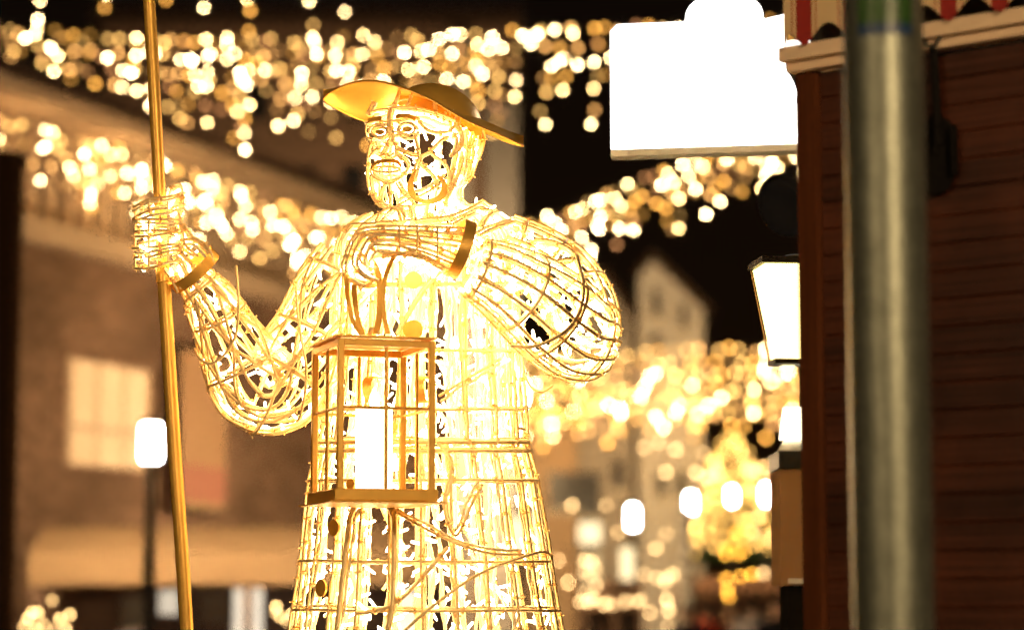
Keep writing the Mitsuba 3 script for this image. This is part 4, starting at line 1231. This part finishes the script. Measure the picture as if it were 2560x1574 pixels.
# lit boxes of the far stalls
for lab, px0, px1, py0, py1, Y, col, pw in (('square glowing white light box over the far stall', 1448, 1502, 1305, 1358, 34.5, (1, .80, .48), 1.5), ('tall glowing white light column beside the far stall', 1552, 1584, 1368, 1452, 35, (1, .80, .46), 1.5),
                                             ('glowing white light box hidden behind the right edge of the coat skirt', 1270, 1345, 1290, 1390, 34, (1, .78, .45), 1.5), ('glowing white light box under the beige canopy, seen through the middle of the coat skirt', 985, 1045, 1475, 1600, 22.6, (1, .86, .64), 1.2), ('low glowing cream panel under the square white light box', 1458, 1498, 1378, 1486, 34.6, (1, .74, .36), .75)):
    k = key('light_box')
    tag(k, lab, 'light box')
    a, b = at(px0, py0, Y), at(px1, py1, Y)
    w, h = b[0] - a[0], a[2] - b[2]
    emit(f'{k}__panel', slab((a[0], Y, b[2]), (w, 0, 0), (0, .12, 0), Z * h), col, pw, smooth=False)
    add(f'{k}__frame', cat([slab((a[0] - .03, Y - .005, b[2] - .03), (w + .06, 0, 0), (0, .13, 0), Z * .028), slab((a[0] - .03, Y - .005, a[2] + .002), (w + .06, 0, 0), (0, .13, 0), Z * .028)]), 'dark_paint')
    add(f'{k}__post', slab((a[0] + w * .45, Y + .03, 0), (.06, 0, 0), (0, .06, 0), Z * (b[2] - .031)), 'dark_paint')
tag('white_flagpole', 'pale bluish-white upright pole below the left flank of the fir tree', 'pole')
fp = at(1714, 1400, 40)
add('white_flagpole__shaft', tube([(fp[0], 40, 0), (fp[0], 40, at(1714, 1275, 40)[2])], .11, 14), 'white_render', True)
add('white_flagpole__collar', tube([(fp[0], 40, .3), (fp[0], 40, .5)], .14, 14), 'white_render', 40)


# people in the far market: one continuous body each, coat and hair as parts
def hull_chain(joints, bones):
    parts = []
    for i, j in bones:
        (a, ra), (b, rb) = joints[i], joints[j]
        s0 = m3.Manifold.sphere(ra, 14).translate(a); s1 = m3.Manifold.sphere(rb, 14).translate(b)
        parts.append(m3.Manifold.batch_hull([s0, s1]))
    m = m3.Manifold.batch_boolean(parts, m3.OpType.Add)
    mm = m.refine_to_length(.05).to_mesh()
    t = trimesh.Trimesh(mm.vert_properties[:, :3], mm.tri_verts)
    trimesh.smoothing.filter_taubin(t, iterations=8)
    return t


def person(label, px, Y, h, face_deg, coat_mat, hair='hair_dark', stride=.1):
    k = key('person')
    tag(k, label, 'person', 'people in the far market')
    base = at(px, 1500, Y); base[2] = 0
    s = h / 1.75
    J = {'pelvis': ((0, 0, .95), .125), 'chest': ((0, 0, 1.3), .15), 'neck': ((0, .01, 1.48), .06), 'head': ((0, -.02, 1.63), .095), 'chin': ((0, -.06, 1.57), .055), 'nose': ((0, -.115, 1.62), .016)}
    for q, sx in (('l', -1), ('r', 1)):
        J |= {q + 'sh': ((sx * .19, 0, 1.40), .062), q + 'el': ((sx * .24, .03, 1.12), .047), q + 'wr': ((sx * .23, -.08, .90), .032), q + 'ha': ((sx * .225, -.11, .82), .036), q + 'fi': ((sx * .22, -.13, .76), .018),
              q + 'th': ((sx * .19, -.14, .83), .014), q + 'hi': ((sx * .09, 0, .92), .09), q + 'kn': ((sx * .10, -.04 + sx * stride * .5, .50), .06), q + 'an': ((sx * .10, sx * stride, .10), .045), q + 'to': ((sx * .11, sx * stride - .16, .05), .04)}
    bones = [('pelvis', 'chest'), ('chest', 'neck'), ('neck', 'head'), ('head', 'chin'), ('head', 'nose')]
    for q in 'lr':
        bones += [('chest', q + 'sh'), (q + 'sh', q + 'el'), (q + 'el', q + 'wr'), (q + 'wr', q + 'ha'), (q + 'ha', q + 'fi'), (q + 'ha', q + 'th'), ('pelvis', q + 'hi'), (q + 'hi', q + 'kn'), (q + 'kn', q + 'an'), (q + 'an', q + 'to')]
    coat = [('pelvis', 'chest'), ('chest', 'neck')] + [x for q in 'lr' for x in (('chest', q + 'sh'), (q + 'sh', q + 'el'), (q + 'el', q + 'wr'), ('pelvis', q + 'hi'))]
    M = trimesh.transformations.rotation_matrix(math.radians(face_deg), [0, 0, 1])
    M[:3, :3] *= s
    M[:3, 3] = base

    def put(m):
        m.apply_transform(M); return m
    add(f'{k}__body', put(hull_chain(J, bones)), 'skin', True)
    JC = {a: (p, r + .022) for a, (p, r) in J.items()}
    JC['neck'] = (J['neck'][0], .075)
    add(f'{k}__coat', put(hull_chain(JC, coat)), coat_mat, True)
    hr = trimesh.creation.icosphere(subdivisions=3, radius=.108)
    hr.update_faces((hr.triangles_center[:, 2] > .01) | (hr.triangles_center[:, 1] > .03)); hr.remove_unreferenced_vertices()
    hr.apply_translation((0, -.012, 1.645))
    add(f'{k}__hair', put(hr), hair, True)
    add(f'{k}__trousers', put(hull_chain({a: (p, r + .014) for a, (p, r) in J.items()}, [(q + 'hi', q + 'kn') for q in 'lr'] + [(q + 'kn', q + 'an') for q in 'lr'])), 'black_cloth', True)


for lab, px, Y, h, fd, cm in (('person in a pale grey jacket below the amber lights', 1882, 31, 1.86, 160, 'grey_cloth'), ('person in black beside the hut corner, far right of the crowd', 1938, 30, 1.84, 30, 'black_cloth'),
                              ('person in a dark red coat between the bulb stand and the fir tree', 1768, 36, 1.78, 200, 'red_cloth'), ('person in a brown coat below the lit fir tree', 1822, 38, 1.80, 100, 'brown_cloth'),
                              ('person in black left of the person in dark red', 1722, 33, 1.74, -20, 'black_cloth')):
    person(lab, px, Y, h, fd, cm)
